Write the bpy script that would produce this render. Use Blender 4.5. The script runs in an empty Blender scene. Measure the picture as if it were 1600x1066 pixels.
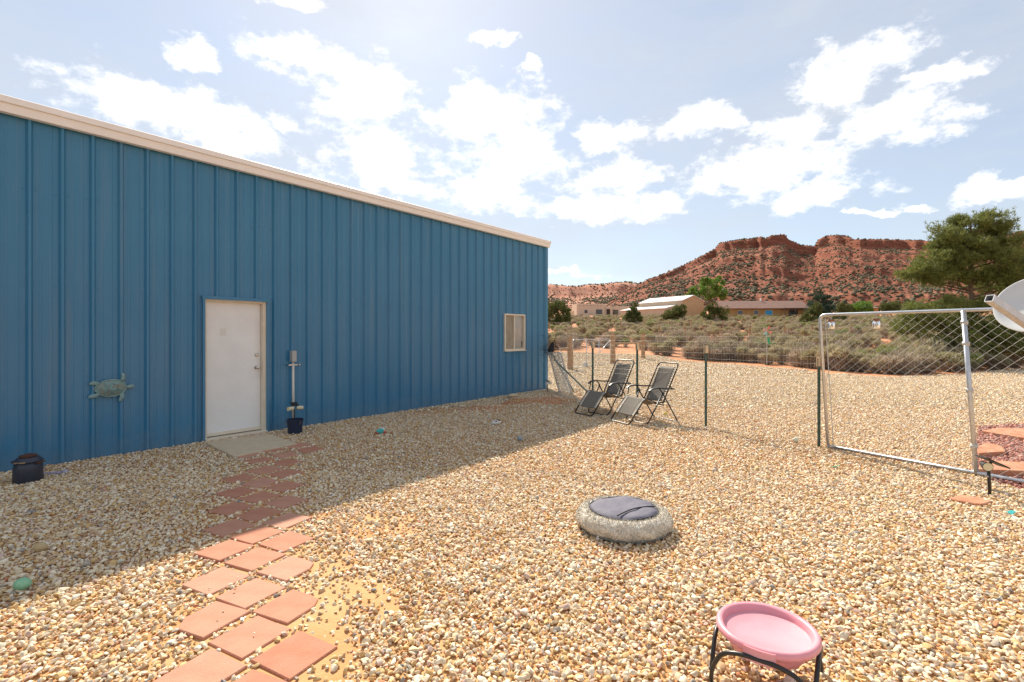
import bpy, math, random
import numpy as np
from mathutils import Vector, Matrix, noise as mnoise

R = math.radians
SC = bpy.context.scene
COL = SC.collection
FOC, EYE, HY = 780.0, 1.66, 523.0          # focal length in photo pixels, eye height, horizon row

# ------------------------------------------------------------------ camera
cam = bpy.data.cameras.new('camera'); camo = bpy.data.objects.new('camera', cam); COL.objects.link(camo)
camo.location = (0, 0, EYE); camo.rotation_euler = (R(90), 0, 0)
cam.sensor_width = 36.0; cam.lens = FOC/1600*36.0
cam.shift_y = -(533-HY)/1600.0
cam.clip_start = 0.05; cam.clip_end = 12000
SC.camera = camo

# ------------------------------------------------------------------ sun + sky
SUN = Vector((-0.30, 1.24, 1.09)).normalized()
sl = bpy.data.lights.new('sun', 'SUN'); so = bpy.data.objects.new('sun', sl); COL.objects.link(so)
sl.energy = 4.6; sl.angle = R(0.6); sl.color = (1.0, 0.91, 0.77)
so.rotation_euler = SUN.to_track_quat('Z', 'Y').to_euler(); so.location = (-10, 20, 30)
SC.view_settings.view_transform = 'Standard'
try: SC.view_settings.look = 'None'
except Exception: pass
SC.view_settings.gamma = 1.0
SC.view_settings.exposure = 0.85
SC.view_settings.use_curve_mapping = False

def build_world():
    w = bpy.data.worlds.new('World'); SC.world = w; w.use_nodes = True
    w.cycles.sampling_method = 'MANUAL'; w.cycles.sample_map_resolution = 512
    nt = w.node_tree; N = nt.nodes; L = nt.links; N.clear()
    out = N.new('ShaderNodeOutputWorld'); bg = N.new('ShaderNodeBackground')
    L.new(bg.outputs[0], out.inputs[0])
    sky = N.new('ShaderNodeTexSky'); sky.sky_type = 'NISHITA'; sky.sun_disc = False
    sky.sun_elevation = math.asin(SUN.z); sky.sun_rotation = math.atan2(SUN.x, SUN.y)
    sky.air_density = 1.0; sky.dust_density = 0.4; sky.ozone_density = 1.6
    tc = N.new('ShaderNodeTexCoord')
    sep = N.new('ShaderNodeSeparateXYZ'); L.new(tc.outputs['Generated'], sep.inputs[0])
    def M(op, a, b=None, c=None, clamp=False):
        n = N.new('ShaderNodeMath'); n.operation = op; n.use_clamp = clamp
        for i, v in enumerate((a, b, c)):
            if v is None: continue
            if isinstance(v, (int, float)): n.inputs[i].default_value = v
            else: L.new(v, n.inputs[i])
        return n.outputs[0]
    az = M('ARCTAN2', sep.outputs[0], sep.outputs[1]); el = M('ARCSINE', sep.outputs[2])
    cmb = N.new('ShaderNodeCombineXYZ'); L.new(az, cmb.inputs[0]); L.new(el, cmb.inputs[1])
    # billowing: the direction is warped by noise before the cloud bodies are measured
    def noise(scale, detail, rough, vec=None, stretch=None):
        n = N.new('ShaderNodeTexNoise'); n.inputs['Scale'].default_value = scale
        n.inputs['Detail'].default_value = detail; n.inputs['Roughness'].default_value = rough
        v = vec or tc.outputs['Generated']
        if stretch:
            mp = N.new('ShaderNodeMapping'); mp.inputs['Scale'].default_value = stretch
            L.new(v, mp.inputs[0]); v = mp.outputs[0]
        L.new(v, n.inputs['Vector']); return n
    wn = noise(9.0, 5, 0.6, stretch=(1, 1, 1.6))
    ws = N.new('ShaderNodeVectorMath'); ws.operation = 'MULTIPLY_ADD'
    L.new(wn.outputs['Color'], ws.inputs[0]); ws.inputs[1].default_value = (0.20, 0.10, 0)
    ws.inputs[2].default_value = (-0.10, -0.05, 0)
    wa = N.new('ShaderNodeVectorMath'); wa.operation = 'ADD'
    L.new(cmb.outputs[0], wa.inputs[0]); L.new(ws.outputs[0], wa.inputs[1])
    P = wa.outputs[0]
    blobs = []
    for (x, y, rx, ry) in [(250,165,165,42),(370,215,90,28),(445,190,34,22),(470,90,100,26),(560,140,85,46),(590,245,85,50),(640,290,70,24),
                           (760,180,100,50),(800,245,90,48),(760,300,90,34),(960,212,60,24),(940,322,125,26),(960,272,70,22),
                           (1095,190,62,28),(1325,112,92,46),(1480,114,62,17),(1400,188,92,38),(1235,205,70,24),
                           (1180,272,130,36),(1260,308,90,20),(1410,325,36,9),(300,88,44,20),(1358,330,20,7),(780,56,22,9),(820,106,20,8),
                           (880,425,60,6),(440,4,70,10),(1570,300,90,18)]:
        u, v = (x-800)/FOC, (HY-y)/FOC
        a = math.atan2(u, 1); e = math.atan2(v, math.hypot(1, u))
        k = 1/FOC
        blobs.append((a, e, rx*k/(1+u*u)*1.05, ry*k*math.cos(a)))
    rng = random.Random(5)
    for i in range(18):                                  # the same broken cumulus goes on round the rest of the sky
        a = rng.uniform(0.95, 2*math.pi-0.95); a = a-2*math.pi if a > math.pi else a
        e = rng.uniform(0.12, 1.0)
        blobs.append((a, e, rng.uniform(.06, .16)/max(.4, math.cos(e)), rng.uniform(.03, .06)))
    best = None
    for (a, e, ra, re) in blobs:
        n = N.new('ShaderNodeVectorMath'); n.operation = 'SUBTRACT'; L.new(P, n.inputs[0]); n.inputs[1].default_value = (a, e, 0)
        m = N.new('ShaderNodeVectorMath'); m.operation = 'MULTIPLY'; L.new(n.outputs[0], m.inputs[0]); m.inputs[1].default_value = (1/ra, 1/re, 0)
        l = N.new('ShaderNodeVectorMath'); l.operation = 'LENGTH'; L.new(m.outputs[0], l.inputs[0])
        best = l.outputs['Value'] if best is None else M('SMOOTH_MIN', best, l.outputs['Value'], 0.25)
    fine = noise(22.0, 9, 0.66, stretch=(1, 1, 1.7))
    dens = M('SUBTRACT', M('ADD', 1.0, M('MULTIPLY', M('SUBTRACT', fine.outputs['Fac'], 0.5), 2.5)), best)
    mr = N.new('ShaderNodeMapRange'); mr.interpolation_type = 'SMOOTHSTEP'
    L.new(dens, mr.inputs['Value']); mr.inputs['From Min'].default_value = -0.16; mr.inputs['From Max'].default_value = 0.72
    cloud = mr.outputs[0]
    # thin high veil
    veil = noise(2.6, 6, 0.6, stretch=(1, 1, 3.0))
    vr = N.new('ShaderNodeMapRange'); L.new(veil.outputs['Fac'], vr.inputs['Value'])
    vr.inputs['From Min'].default_value = 0.35; vr.inputs['From Max'].default_value = 0.75
    vr.inputs['To Min'].default_value = 0.52; vr.inputs['To Max'].default_value = 0.90
    skm = N.new('ShaderNodeMix'); skm.data_type = 'RGBA'
    L.new(vr.outputs[0], skm.inputs['Factor'])
    L.new(sky.outputs[0], skm.inputs[6]); skm.inputs[7].default_value = (4.75, 5.05, 5.45, 1)
    # cloud bodies: white tops, faintly grey middles
    gn = noise(11.0, 4, 0.5)
    gr = N.new('ShaderNodeMapRange'); L.new(gn.outputs['Fac'], gr.inputs['Value'])
    gr.inputs['From Min'].default_value = 0.36; gr.inputs['From Max'].default_value = 0.86
    core = M('MULTIPLY', gr.outputs[0], M('MULTIPLY', cloud, cloud))
    cc = N.new('ShaderNodeMix'); cc.data_type = 'RGBA'; L.new(core, cc.inputs['Factor'])
    cc.inputs[6].default_value = (9.4, 9.2, 8.9, 1); cc.inputs[7].default_value = (5.9, 5.85, 5.85, 1)
    fm = N.new('ShaderNodeMix'); fm.data_type = 'RGBA'; L.new(M('MULTIPLY', cloud, 0.96), fm.inputs['Factor'])
    L.new(skm.outputs[2], fm.inputs[6]); L.new(cc.outputs[2], fm.inputs[7])
    L.new(fm.outputs[2], bg.inputs['Color']); bg.inputs['Strength'].default_value = 0.085
build_world()

# ------------------------------------------------------------------ helpers
def G(px, py, z=0.0):                     # photo pixel of a point standing at height z on the level yard
    D = FOC*(EYE-z)/(py-HY); return Vector(((px-800)/FOC*D, D, z))
def AT(px, py, D): return Vector(((px-800)/FOC*D, D, EYE-(py-HY)/FOC*D))
def gh(x, y):                             # terrain height: level yard, then a long gentle rise to the hills
    t = np.maximum(0.0, np.minimum(y, 300.0)-28.0)
    return 0.060*t*t/(t+5.0)
def ghf(x, y): return float(gh(x, np.float64(y)))
def GT(px, py):                           # photo pixel on the (rising) terrain
    D = FOC*EYE/(py-HY)
    for _ in range(60): D = D*.5+.5*FOC*max(.2, EYE-ghf(0, D))/(py-HY)
    return TG(px, D)
def TG(px, D):                            # a point on the terrain at distance D under photo column px
    x = (px-800)/FOC*D; return Vector((x, D, ghf(x, D)))

def tag(o, label=None, cat=None, group=None, kind=None):
    if label: o['label'] = label
    if cat: o['category'] = cat
    if group: o['group'] = group
    if kind: o['kind'] = kind
    return o
def empty(name, loc, label, cat, rz=0.0, group=None):
    o = bpy.data.objects.new(name, None); COL.objects.link(o); o.empty_display_size = 0.1
    o.location = loc; o.rotation_euler = (0, 0, rz)
    return tag(o, label, cat, group)
def link(name, me, parent=None, loc=None, rz=0.0):
    o = bpy.data.objects.new(name, me); COL.objects.link(o)
    if parent is not None: o.parent = parent
    if loc is not None: o.location = loc
    if rz: o.rotation_euler = (0, 0, rz)
    return o

class MB:
    def __init__(s): s.v = []; s.f = []
    def add(s, vs, fs):
        b = len(s.v); s.v += [tuple(p) for p in vs]; s.f += [tuple(i+b for i in q) for q in fs]; return s
    def box(s, c, size, M=None, taper=1.0):
        hx, hy, hz = size[0]/2, size[1]/2, size[2]/2
        vs = []
        for z in (-hz, hz):
            k = taper if z > 0 else 1.0
            for x, y in ((-hx, -hy), (hx, -hy), (hx, hy), (-hx, hy)):
                p = Vector((x*k, y*k, z)); p = (M @ p) if M is not None else p
                vs.append(p+Vector(c))
        return s.add(vs, [(3,2,1,0),(4,5,6,7),(0,1,5,4),(1,2,6,5),(2,3,7,6),(3,0,4,7)])
    def tube(s, pts, r, n=8, closed=False, cap=True):
        pts = [Vector(p) for p in pts]; k = len(pts)
        rs = r if isinstance(r, (list, tuple)) else [r]*k
        prev = None; base = len(s.v)
        for i, p in enumerate(pts):
            a = pts[i-1] if (i > 0 or closed) else p
            b = pts[(i+1) % k] if (i < k-1 or closed) else p
            t = (b-a).normalized() if (b-a).length > 1e-9 else Vector((0, 0, 1))
            if prev is None:
                u = t.cross(Vector((0, 0, 1)))
                if u.length < 1e-3: u = t.cross(Vector((0, 1, 0)))
            else: u = prev - t*prev.dot(t)
            u.normalize(); w = t.cross(u); prev = u
            for j in range(n):
                a_ = 2*math.pi*j/n
                s.v.append(tuple(p+(u*math.cos(a_)+w*math.sin(a_))*rs[i]))
        m = k if closed else k-1
        for i in range(m):
            i2 = (i+1) % k
            for j in range(n):
                j2 = (j+1) % n
                s.f.append((base+i*n+j, base+i*n+j2, base+i2*n+j2, base+i2*n+j))
        if cap and not closed:
            s.f.append(tuple(base+j for j in reversed(range(n)))); s.f.append(tuple(base+(k-1)*n+j for j in range(n)))
        return s
    def lathe(s, prof, n=32, c=(0, 0, 0), wob=None, M=None):
        base = len(s.v)
        for (r, z) in prof:
            for j in range(n):
                a = 2*math.pi*j/n; rr = r*(wob(a, z) if wob else 1)
                p = Vector((rr*math.cos(a), rr*math.sin(a), z)); p = (M @ p) if M is not None else p
                s.v.append(tuple(p+Vector(c)))
        for i in range(len(prof)-1):
            for j in range(n):
                j2 = (j+1) % n
                s.f.append((base+i*n+j, base+i*n+j2, base+(i+1)*n+j2, base+(i+1)*n+j))
        if prof[0][0] > 1e-4: s.f.append(tuple(base+j for j in reversed(range(n))))
        if prof[-1][0] > 1e-4: s.f.append(tuple(base+(len(prof)-1)*n+j for j in range(n)))
        return s
    def prism(s, poly, z0, z1, inset=0.0):
        n = len(poly); c = sum((Vector((p[0], p[1], 0)) for p in poly), Vector())/n
        vs = [(p[0], p[1], z0) for p in poly]
        h = (z1-z0)
        if inset > 0:
            vs += [(p[0], p[1], z1-inset*.7) for p in poly]
            for p in poly:
                q = Vector((p[0], p[1], 0)); d = (c-q); d = d.normalized()*inset
                vs.append((q.x+d.x, q.y+d.y, z1))
            rings = 3
        else:
            vs += [(p[0], p[1], z1) for p in poly]; rings = 2
        fs = [tuple(reversed(range(n)))]
        for r in range(rings-1):
            for j in range(n):
                j2 = (j+1) % n; fs.append((r*n+j, r*n+j2, (r+1)*n+j2, (r+1)*n+j))
        fs.append(tuple((rings-1)*n+j for j in range(n)))
        return s.add(vs, fs)
    def ball(s, c, r, n=12, m=8, sq=(1, 1, 1), M=None):
        prof = [(max(1e-5, math.sin(math.pi*i/m)), -math.cos(math.pi*i/m)) for i in range(m+1)]
        D = Matrix.Diagonal((r*sq[0], r*sq[1], r*sq[2])); 
        return s.lathe(prof, n, c, M=(M @ D) if M is not None else D)
    def mesh(s, name, mat=None, smooth=False, autos=None):
        me = bpy.data.meshes.new(name); me.from_pydata(s.v, [], s.f); me.validate(clean_customdata=False)
        if mat: me.materials.append(mat)
        if smooth or autos:
            me.polygons.foreach_set('use_smooth', [True]*len(me.polygons))
            if autos: me.set_sharp_from_angle(angle=R(autos))
        me.update(); return me
    def build(s, name, mat, parent=None, smooth=False, autos=None, loc=None, rz=0.0):
        return link(name, s.mesh(name, mat, smooth, autos), parent, loc, rz)

def npmesh(name, V, F, mat=None, smooth=False):      # V (n,3); F (m,k) quads or triangles
    me = bpy.data.meshes.new(name); V = np.asarray(V, np.float32); F = np.asarray(F, np.int32); k = F.shape[1]
    me.vertices.add(len(V)); me.vertices.foreach_set('co', V.ravel())
    me.loops.add(F.size); me.loops.foreach_set('vertex_index', F.ravel())
    me.polygons.add(len(F)); me.polygons.foreach_set('loop_start', np.arange(0, F.size, k, dtype=np.int32))
    try: me.polygons.foreach_set('loop_total', np.full(len(F), k, np.int32))
    except Exception: pass
    if smooth: me.polygons.foreach_set('use_smooth', np.ones(len(F), bool))
    if mat: me.materials.append(mat)
    me.update(calc_edges=True); return me

def rounded(pts, r, n=5):                     # round the corners of an open polyline
    pts = [Vector(p) for p in pts]; out = [pts[0]]
    for i in range(1, len(pts)-1):
        p, a, b = pts[i], pts[i-1], pts[i+1]
        d1 = (a-p); d2 = (b-p); rr = min(r, d1.length*.45, d2.length*.45)
        q1 = p+d1.normalized()*rr; q2 = p+d2.normalized()*rr
        for j in range(n+1):
            t = j/n; out.append(q1*(1-t)**2+p*2*t*(1-t)+q2*t*t)
    out.append(pts[-1]); return out

# value noise in numpy (terrain and scatter masks)
_rs = np.random.RandomState(11); _tab = _rs.rand(256, 256)
def vnoise(x, y):
    x = np.asarray(x, float); y = np.asarray(y, float)
    xi = np.floor(x).astype(int); yi = np.floor(y).astype(int); fx = x-xi; fy = y-yi
    fx = fx*fx*(3-2*fx); fy = fy*fy*(3-2*fy)
    a = _tab[xi % 256, yi % 256]; b = _tab[(xi+1) % 256, yi % 256]; c = _tab[xi % 256, (yi+1) % 256]; d = _tab[(xi+1) % 256, (yi+1) % 256]
    return (a*(1-fx)+b*fx)*(1-fy)+(c*(1-fx)+d*fx)*fy
def fbm(x, y, o=4):
    s = 0; a = .5; t = 0
    for i in range(o): s = s+a*vnoise(x*2**i+i*17.3, y*2**i+i*9.1); t += a; a *= .5
    return s/t

# ------------------------------------------------------------------ materials
def mat(name, col, rough=0.6, col2=None, scale=8.0, spec=0.4, metal=0.0, bump=0.0, bscale=60.0, detail=4, trans=0.0, rnd=None, obj=True, alpha=None):
    m = bpy.data.materials.new(name); m.use_nodes = True; nt = m.node_tree; N = nt.nodes; L = nt.links
    b = N['Principled BSDF']; b.inputs['Roughness'].default_value = rough; b.inputs['Metallic'].default_value = metal
    b.inputs['Specular IOR Level'].default_value = spec
    b.inputs['Base Color'].default_value = (*col, 1)
    tc = N.new('ShaderNodeTexCoord'); vec = tc.outputs['Object'] if obj else None
    if not obj:
        g = N.new('ShaderNodeNewGeometry'); vec = g.outputs['Position']
    last = None
    if col2 is not None:
        n = N.new('ShaderNodeTexNoise'); n.inputs['Scale'].default_value = scale; n.inputs['Detail'].default_value = detail; n.inputs['Roughness'].default_value = .6
        L.new(vec, n.inputs['Vector'])
        r = N.new('ShaderNodeValToRGB'); r.color_ramp.elements[0].position = .35; r.color_ramp.elements[1].position = .65
        r.color_ramp.elements[0].color = (*col, 1); r.color_ramp.elements[1].color = (*col2, 1)
        L.new(n.outputs['Fac'], r.inputs[0]); last = r.outputs[0]
    if rnd is not None:
        oi = N.new('ShaderNodeObjectInfo'); rr = N.new('ShaderNodeValToRGB'); e = rr.color_ramp.elements
        while len(e) < len(rnd): e.new(0.5)
        for i, c in enumerate(rnd): e[i].position = i/max(1, len(rnd)-1); e[i].color = (*c, 1)
        L.new(oi.outputs['Random'], rr.inputs[0])
        if last is None: last = rr.outputs[0]
        else:
            mx = N.new('ShaderNodeMix'); mx.data_type = 'RGBA'; mx.inputs['Factor'].default_value = .65
            L.new(last, mx.inputs[6]); L.new(rr.outputs[0], mx.inputs[7]); last = mx.outputs[2]
    if last is not None: L.new(last, b.inputs['Base Color'])
    if bump > 0:
        n2 = N.new('ShaderNodeTexNoise'); n2.inputs['Scale'].default_value = bscale; n2.inputs['Detail'].default_value = 5
        L.new(vec, n2.inputs['Vector']); bp = N.new('ShaderNodeBump'); bp.inputs['Strength'].default_value = bump; bp.inputs['Distance'].default_value = .02
        L.new(n2.outputs['Fac'], bp.inputs['Height']); L.new(bp.outputs[0], b.inputs['Normal'])
    if trans > 0:
        t = N.new('ShaderNodeBsdfTranslucent'); ms = N.new('ShaderNodeMixShader'); ms.inputs[0].default_value = trans
        if last is not None: L.new(last, t.inputs['Color'])
        else: t.inputs['Color'].default_value = (*col, 1)
        out = N['Material Output']; L.new(b.outputs[0], ms.inputs[1]); L.new(t.outputs[0], ms.inputs[2]); L.new(ms.outputs[0], out.inputs['Surface'])
    return m

MT = {}
def blue_steel():
    m = mat('blue_painted_steel', (.036, .180, .325), .30, (.044, .198, .345), .8, spec=.5, bump=.03, bscale=4); nt = m.node_tree; N = nt.nodes; L = nt.links; b = N['Principled BSDF']
    src = b.inputs['Base Color'].links[0].from_socket; tc = N.new('ShaderNodeTexCoord'); mp = N.new('ShaderNodeMapping'); mp.inputs['Scale'].default_value = (9, 9, .35); L.new(tc.outputs['Object'], mp.inputs[0])
    n = N.new('ShaderNodeTexNoise'); n.inputs['Scale'].default_value = 1.0; n.inputs['Detail'].default_value = 6; n.inputs['Roughness'].default_value = .65; L.new(mp.outputs[0], n.inputs['Vector'])
    r = N.new('ShaderNodeMapRange'); L.new(n.outputs['Fac'], r.inputs['Value']); r.inputs['From Min'].default_value = .50; r.inputs['From Max'].default_value = .78; r.inputs['To Max'].default_value = .22
    # rain-splashed dust along the foot of the wall
    sp = N.new('ShaderNodeSeparateXYZ'); L.new(tc.outputs['Object'], sp.inputs[0]); n2 = N.new('ShaderNodeTexNoise'); n2.inputs['Scale'].default_value = 7; n2.inputs['Detail'].default_value = 6; L.new(tc.outputs['Object'], n2.inputs['Vector'])
    h = N.new('ShaderNodeMath'); h.operation = 'MULTIPLY_ADD'; L.new(n2.outputs['Fac'], h.inputs[0]); h.inputs[1].default_value = -.55; L.new(sp.outputs[2], h.inputs[2])
    r2 = N.new('ShaderNodeMapRange'); L.new(h.outputs[0], r2.inputs['Value']); r2.inputs['From Min'].default_value = -.25; r2.inputs['From Max'].default_value = .08; r2.inputs['To Min'].default_value = .20; r2.inputs['To Max'].default_value = 0
    mx0 = N.new('ShaderNodeMath'); mx0.operation = 'MAXIMUM'; L.new(r.outputs[0], mx0.inputs[0]); L.new(r2.outputs[0], mx0.inputs[1])
    mx = N.new('ShaderNodeMix'); mx.data_type = 'RGBA'; L.new(mx0.outputs[0], mx.inputs['Factor']); L.new(src, mx.inputs[6]); mx.inputs[7].default_value = (.30, .27, .23, 1); L.new(mx.outputs[2], b.inputs['Base Color'])
    return m
MT['blue'] = blue_steel()
MT['trimw'] = mat('cream_trim', (.85, .83, .79), .4, (.88, .86, .82), 2.0)
MT['white'] = mat('white_door_paint', (.84, .83, .81), .42, (.77, .755, .73), 2.0)
MT['frame'] = mat('almond_frame', (.76, .68, .55), .5, (.70, .60, .46), 5.0)
MT['steel'] = mat('brushed_steel', (.52, .50, .47), .32, metal=1.0)
MT['galv'] = mat('galvanised_pipe', (.62, .64, .66), .38, (.52, .54, .57), 14.0, metal=.75)
MT['wire'] = mat('galvanised_wire', (.52, .52, .50), .5, metal=.15)
MT['black'] = mat('black_plastic', (.018, .018, .019), .45)
MT['tubeblk'] = mat('black_steel_tube', (.022, .021, .021), .35, (.034, .031, .028), 20)
MT['conc'] = mat('concrete', (.56, .43, .28), .85, (.63, .51, .35), 9.0, bump=.25, bscale=90)
MT['dark'] = mat('dark_interior', (.02, .02, .022), .8)
MT['teepost'] = mat('green_post_paint', (.060, .115, .090), .6, (.10, .15, .12), 12)
MT['tan_tip'] = mat('tan_post_tip', (.62, .47, .30), .6)
MT['wood'] = mat('weathered_post_wood', (.46, .28, .15), .85, (.33, .20, .11), 7, bump=.4, bscale=40)
MT['paver'] = mat('terracotta_paver', (.43, .17, .095), .9, (.56, .29, .19), 7, bump=.22, bscale=120, rnd=[(.44, .185, .115), (.50, .24, .16), (.55, .30, .215)], detail=8, spec=.2)
MT['flag'] = mat('red_sandstone', (.42, .17, .085), .85, (.54, .27, .16), 8, bump=.3, bscale=50)

def pebble_mat(name, palette, dirt, scale=28.0, far=True):
    m = bpy.data.materials.new(name); m.use_nodes = True; nt = m.node_tree; N = nt.nodes; L = nt.links
    b = N['Principled BSDF']; b.inputs['Roughness'].default_value = .85; b.inputs['Specular IOR Level'].default_value = .25
    g = N.new('ShaderNodeNewGeometry')
    v = N.new('ShaderNodeTexVoronoi'); v.inputs['Scale'].default_value = scale; L.new(g.outputs['Position'], v.inputs['Vector'])
    sp = N.new('ShaderNodeSeparateColor'); L.new(v.outputs['Color'], sp.inputs[0])
    r = N.new('ShaderNodeValToRGB'); r.color_ramp.interpolation = 'CONSTANT'; e = r.color_ramp.elements
    while len(e) < len(palette): e.new(.5)
    tot = sum(p[1] for p in palette); acc = 0
    for i, (c, wt) in enumerate(palette): e[i].position = acc/tot; e[i].color = (*[q*.78 for q in c], 1); acc += wt  # palette darkened: shade among loose stones is put into the sheet colour
    L.new(sp.outputs[0], r.inputs[0])
    gap = N.new('ShaderNodeMapRange'); L.new(v.outputs['Distance'], gap.inputs['Value']); gap.inputs['From Min'].default_value = .45; gap.inputs['From Max'].default_value = .75
    mx = N.new('ShaderNodeMix'); mx.data_type = 'RGBA'; L.new(gap.outputs[0], mx.inputs['Factor']); L.new(r.outputs[0], mx.inputs[6]); mx.inputs[7].default_value = (*dirt, 1)
    n = N.new('ShaderNodeTexNoise'); n.inputs['Scale'].default_value = .8; n.inputs['Detail'].default_value = 6; n.inputs['Roughness'].default_value = .65; L.new(g.outputs['Position'], n.inputs['Vector'])
    nr = N.new('ShaderNodeMapRange'); L.new(n.outputs['Fac'], nr.inputs['Value']); nr.inputs['From Min'].default_value = .52; nr.inputs['From Max'].default_value = .72
    m2 = N.new('ShaderNodeMix'); m2.data_type = 'RGBA'; L.new(nr.outputs[0], m2.inputs['Factor']); L.new(mx.outputs[2], m2.inputs[6]); m2.inputs[7].default_value = (*[a*.5+b_*.5 for a, b_ in zip(dirt, palette[0][0])], 1)
    L.new(m2.outputs[2], b.inputs['Base Color'])
    bp = N.new('ShaderNodeBump'); bp.inputs['Strength'].default_value = .9; bp.inputs['Distance'].default_value = .03; bp.invert = True
    L.new(v.outputs['Distance'], bp.inputs['Height']); L.new(bp.outputs[0], b.inputs['Normal'])
    return m
PAL = [((.72, .56, .36), 28), ((.79, .67, .49), 26), ((.62, .41, .18), 19), ((.80, .72, .58), 6), ((.54, .36, .20), 11), ((.62, .44, .34), 7), ((.40, .34, .27), 4), ((.50, .22, .11), 1.2), ((.27, .26, .25), 1.2)]
PALR = [((.46, .20, .15), 4), ((.56, .29, .22), 4), ((.38, .15, .11), 3), ((.62, .38, .31), 3)]
MT['gravel'] = pebble_mat('tan_gravel', PAL, (.40, .25, .12))
MT['gravelr'] = pebble_mat('red_gravel_bed', PALR, (.30, .13, .08))
def stone_mat(name, pal):
    m = bpy.data.materials.new(name); m.use_nodes = True; nt = m.node_tree; N = nt.nodes; L = nt.links
    b = N['Principled BSDF']; b.inputs['Roughness'].default_value = .78; b.inputs['Specular IOR Level'].default_value = .3
    oi = N.new('ShaderNodeObjectInfo'); r = N.new('ShaderNodeValToRGB'); r.color_ramp.interpolation = 'CONSTANT'; e = r.color_ramp.elements
    while len(e) < len(pal): e.new(.5)
    tot = sum(p[1] for p in pal); acc = 0
    for i, (c, wt) in enumerate(pal): e[i].position = acc/tot; e[i].color = (*c, 1); acc += wt
    L.new(oi.outputs['Random'], r.inputs[0])
    g = N.new('ShaderNodeNewGeometry'); n = N.new('ShaderNodeTexNoise'); n.inputs['Scale'].default_value = 55; n.inputs['Detail'].default_value = 3; L.new(g.outputs['Position'], n.inputs['Vector'])
    nr = N.new('ShaderNodeMapRange'); L.new(n.outputs['Fac'], nr.inputs['Value']); nr.inputs['From Min'].default_value = .3; nr.inputs['From Max'].default_value = .7; nr.inputs['To Min'].default_value = .78; nr.inputs['To Max'].default_value = 1.16
    mx = N.new('ShaderNodeVectorMath'); mx.operation = 'SCALE'; L.new(r.outputs[0], mx.inputs[0]); L.new(nr.outputs[0], mx.inputs['Scale'])
    L.new(mx.outputs[0], b.inputs['Base Color']); return m
MT['stone'] = stone_mat('gravel_stone', PAL); MT['stoner'] = stone_mat('red_gravel_stone', PALR)

def soil_mat():
    m = mat('orange_desert_soil', (.44, .17, .065), .95, (.55, .26, .12), .35, bump=.4, bscale=6, obj=False, detail=8)
    return m
MT['soil'] = soil_mat()
MT['sand'] = mat('orange_sand', (.52, .25, .095), .95, (.60, .36, .17), 2.0, bump=.3, bscale=60, obj=False, detail=8)

def rock_mat(name, a, b_, c, zs):
    m = bpy.data.materials.new(name); m.use_nodes = True; nt = m.node_tree; N = nt.nodes; L = nt.links
    b = N['Principled BSDF']; b.inputs['Roughness'].default_value = .95; b.inputs['Specular IOR Level'].default_value = .1
    g = N.new('ShaderNodeNewGeometry')
    n = N.new('ShaderNodeTexNoise'); n.inputs['Scale'].default_value = .018; n.inputs['Detail'].default_value = 7; L.new(g.outputs['Position'], n.inputs['Vector'])
    sp = N.new('ShaderNodeSeparateXYZ'); L.new(g.outputs['Position'], sp.inputs[0])
    ma = N.new('ShaderNodeMath'); ma.operation = 'MULTIPLY_ADD'; L.new(n.outputs['Fac'], ma.inputs[0]); ma.inputs[1].default_value = 26; L.new(sp.outputs[2], ma.inputs[2])
    cb = N.new('ShaderNodeCombineXYZ'); L.new(ma.outputs[0], cb.inputs[2])
    st = N.new('ShaderNodeTexNoise'); st.inputs['Scale'].default_value = zs; st.inputs['Detail'].default_value = 4; st.inputs['Roughness'].default_value = .7; L.new(cb.outputs[0], st.inputs['Vector'])
    r = N.new('ShaderNodeValToRGB'); e = r.color_ramp.elements; e.new(.5)
    e[0].position = .36; e[1].position = .5; e[2].position = .64
    e[0].color = (*a, 1); e[1].color = (*b_, 1); e[2].color = (*c, 1); L.new(st.outputs['Fac'], r.inputs[0])
    f = N.new('ShaderNodeTexNoise'); f.inputs['Scale'].default_value = .22; f.inputs['Detail'].default_value = 8; f.inputs['Roughness'].default_value = .7; L.new(g.outputs['Position'], f.inputs['Vector'])
    fr = N.new('ShaderNodeMapRange'); L.new(f.outputs['Fac'], fr.inputs['Value']); fr.inputs['From Min'].default_value = .3; fr.inputs['From Max'].default_value = .7; fr.inputs['To Min'].default_value = .72; fr.inputs['To Max'].default_value = 1.25
    mx = N.new('ShaderNodeVectorMath'); mx.operation = 'SCALE'; L.new(r.outputs[0], mx.inputs[0]); L.new(fr.outputs[0], mx.inputs['Scale'])
    L.new(mx.outputs[0], b.inputs['Base Color'])
    bp = N.new('ShaderNodeBump'); bp.inputs['Strength'].default_value = 1.0; bp.inputs['Distance'].default_value = 3.0; L.new(f.outputs['Fac'], bp.inputs['Height']); L.new(bp.outputs[0], b.inputs['Normal'])
    return m
MT['mesa'] = rock_mat('red_mesa_rock', (.19, .055, .031), (.26, .088, .050), (.36, .16, .10), .07)
MT['mesafar'] = rock_mat('far_mesa_rock', (.40, .135, .085), (.50, .24, .16), (.58, .36, .24), .05)

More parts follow.
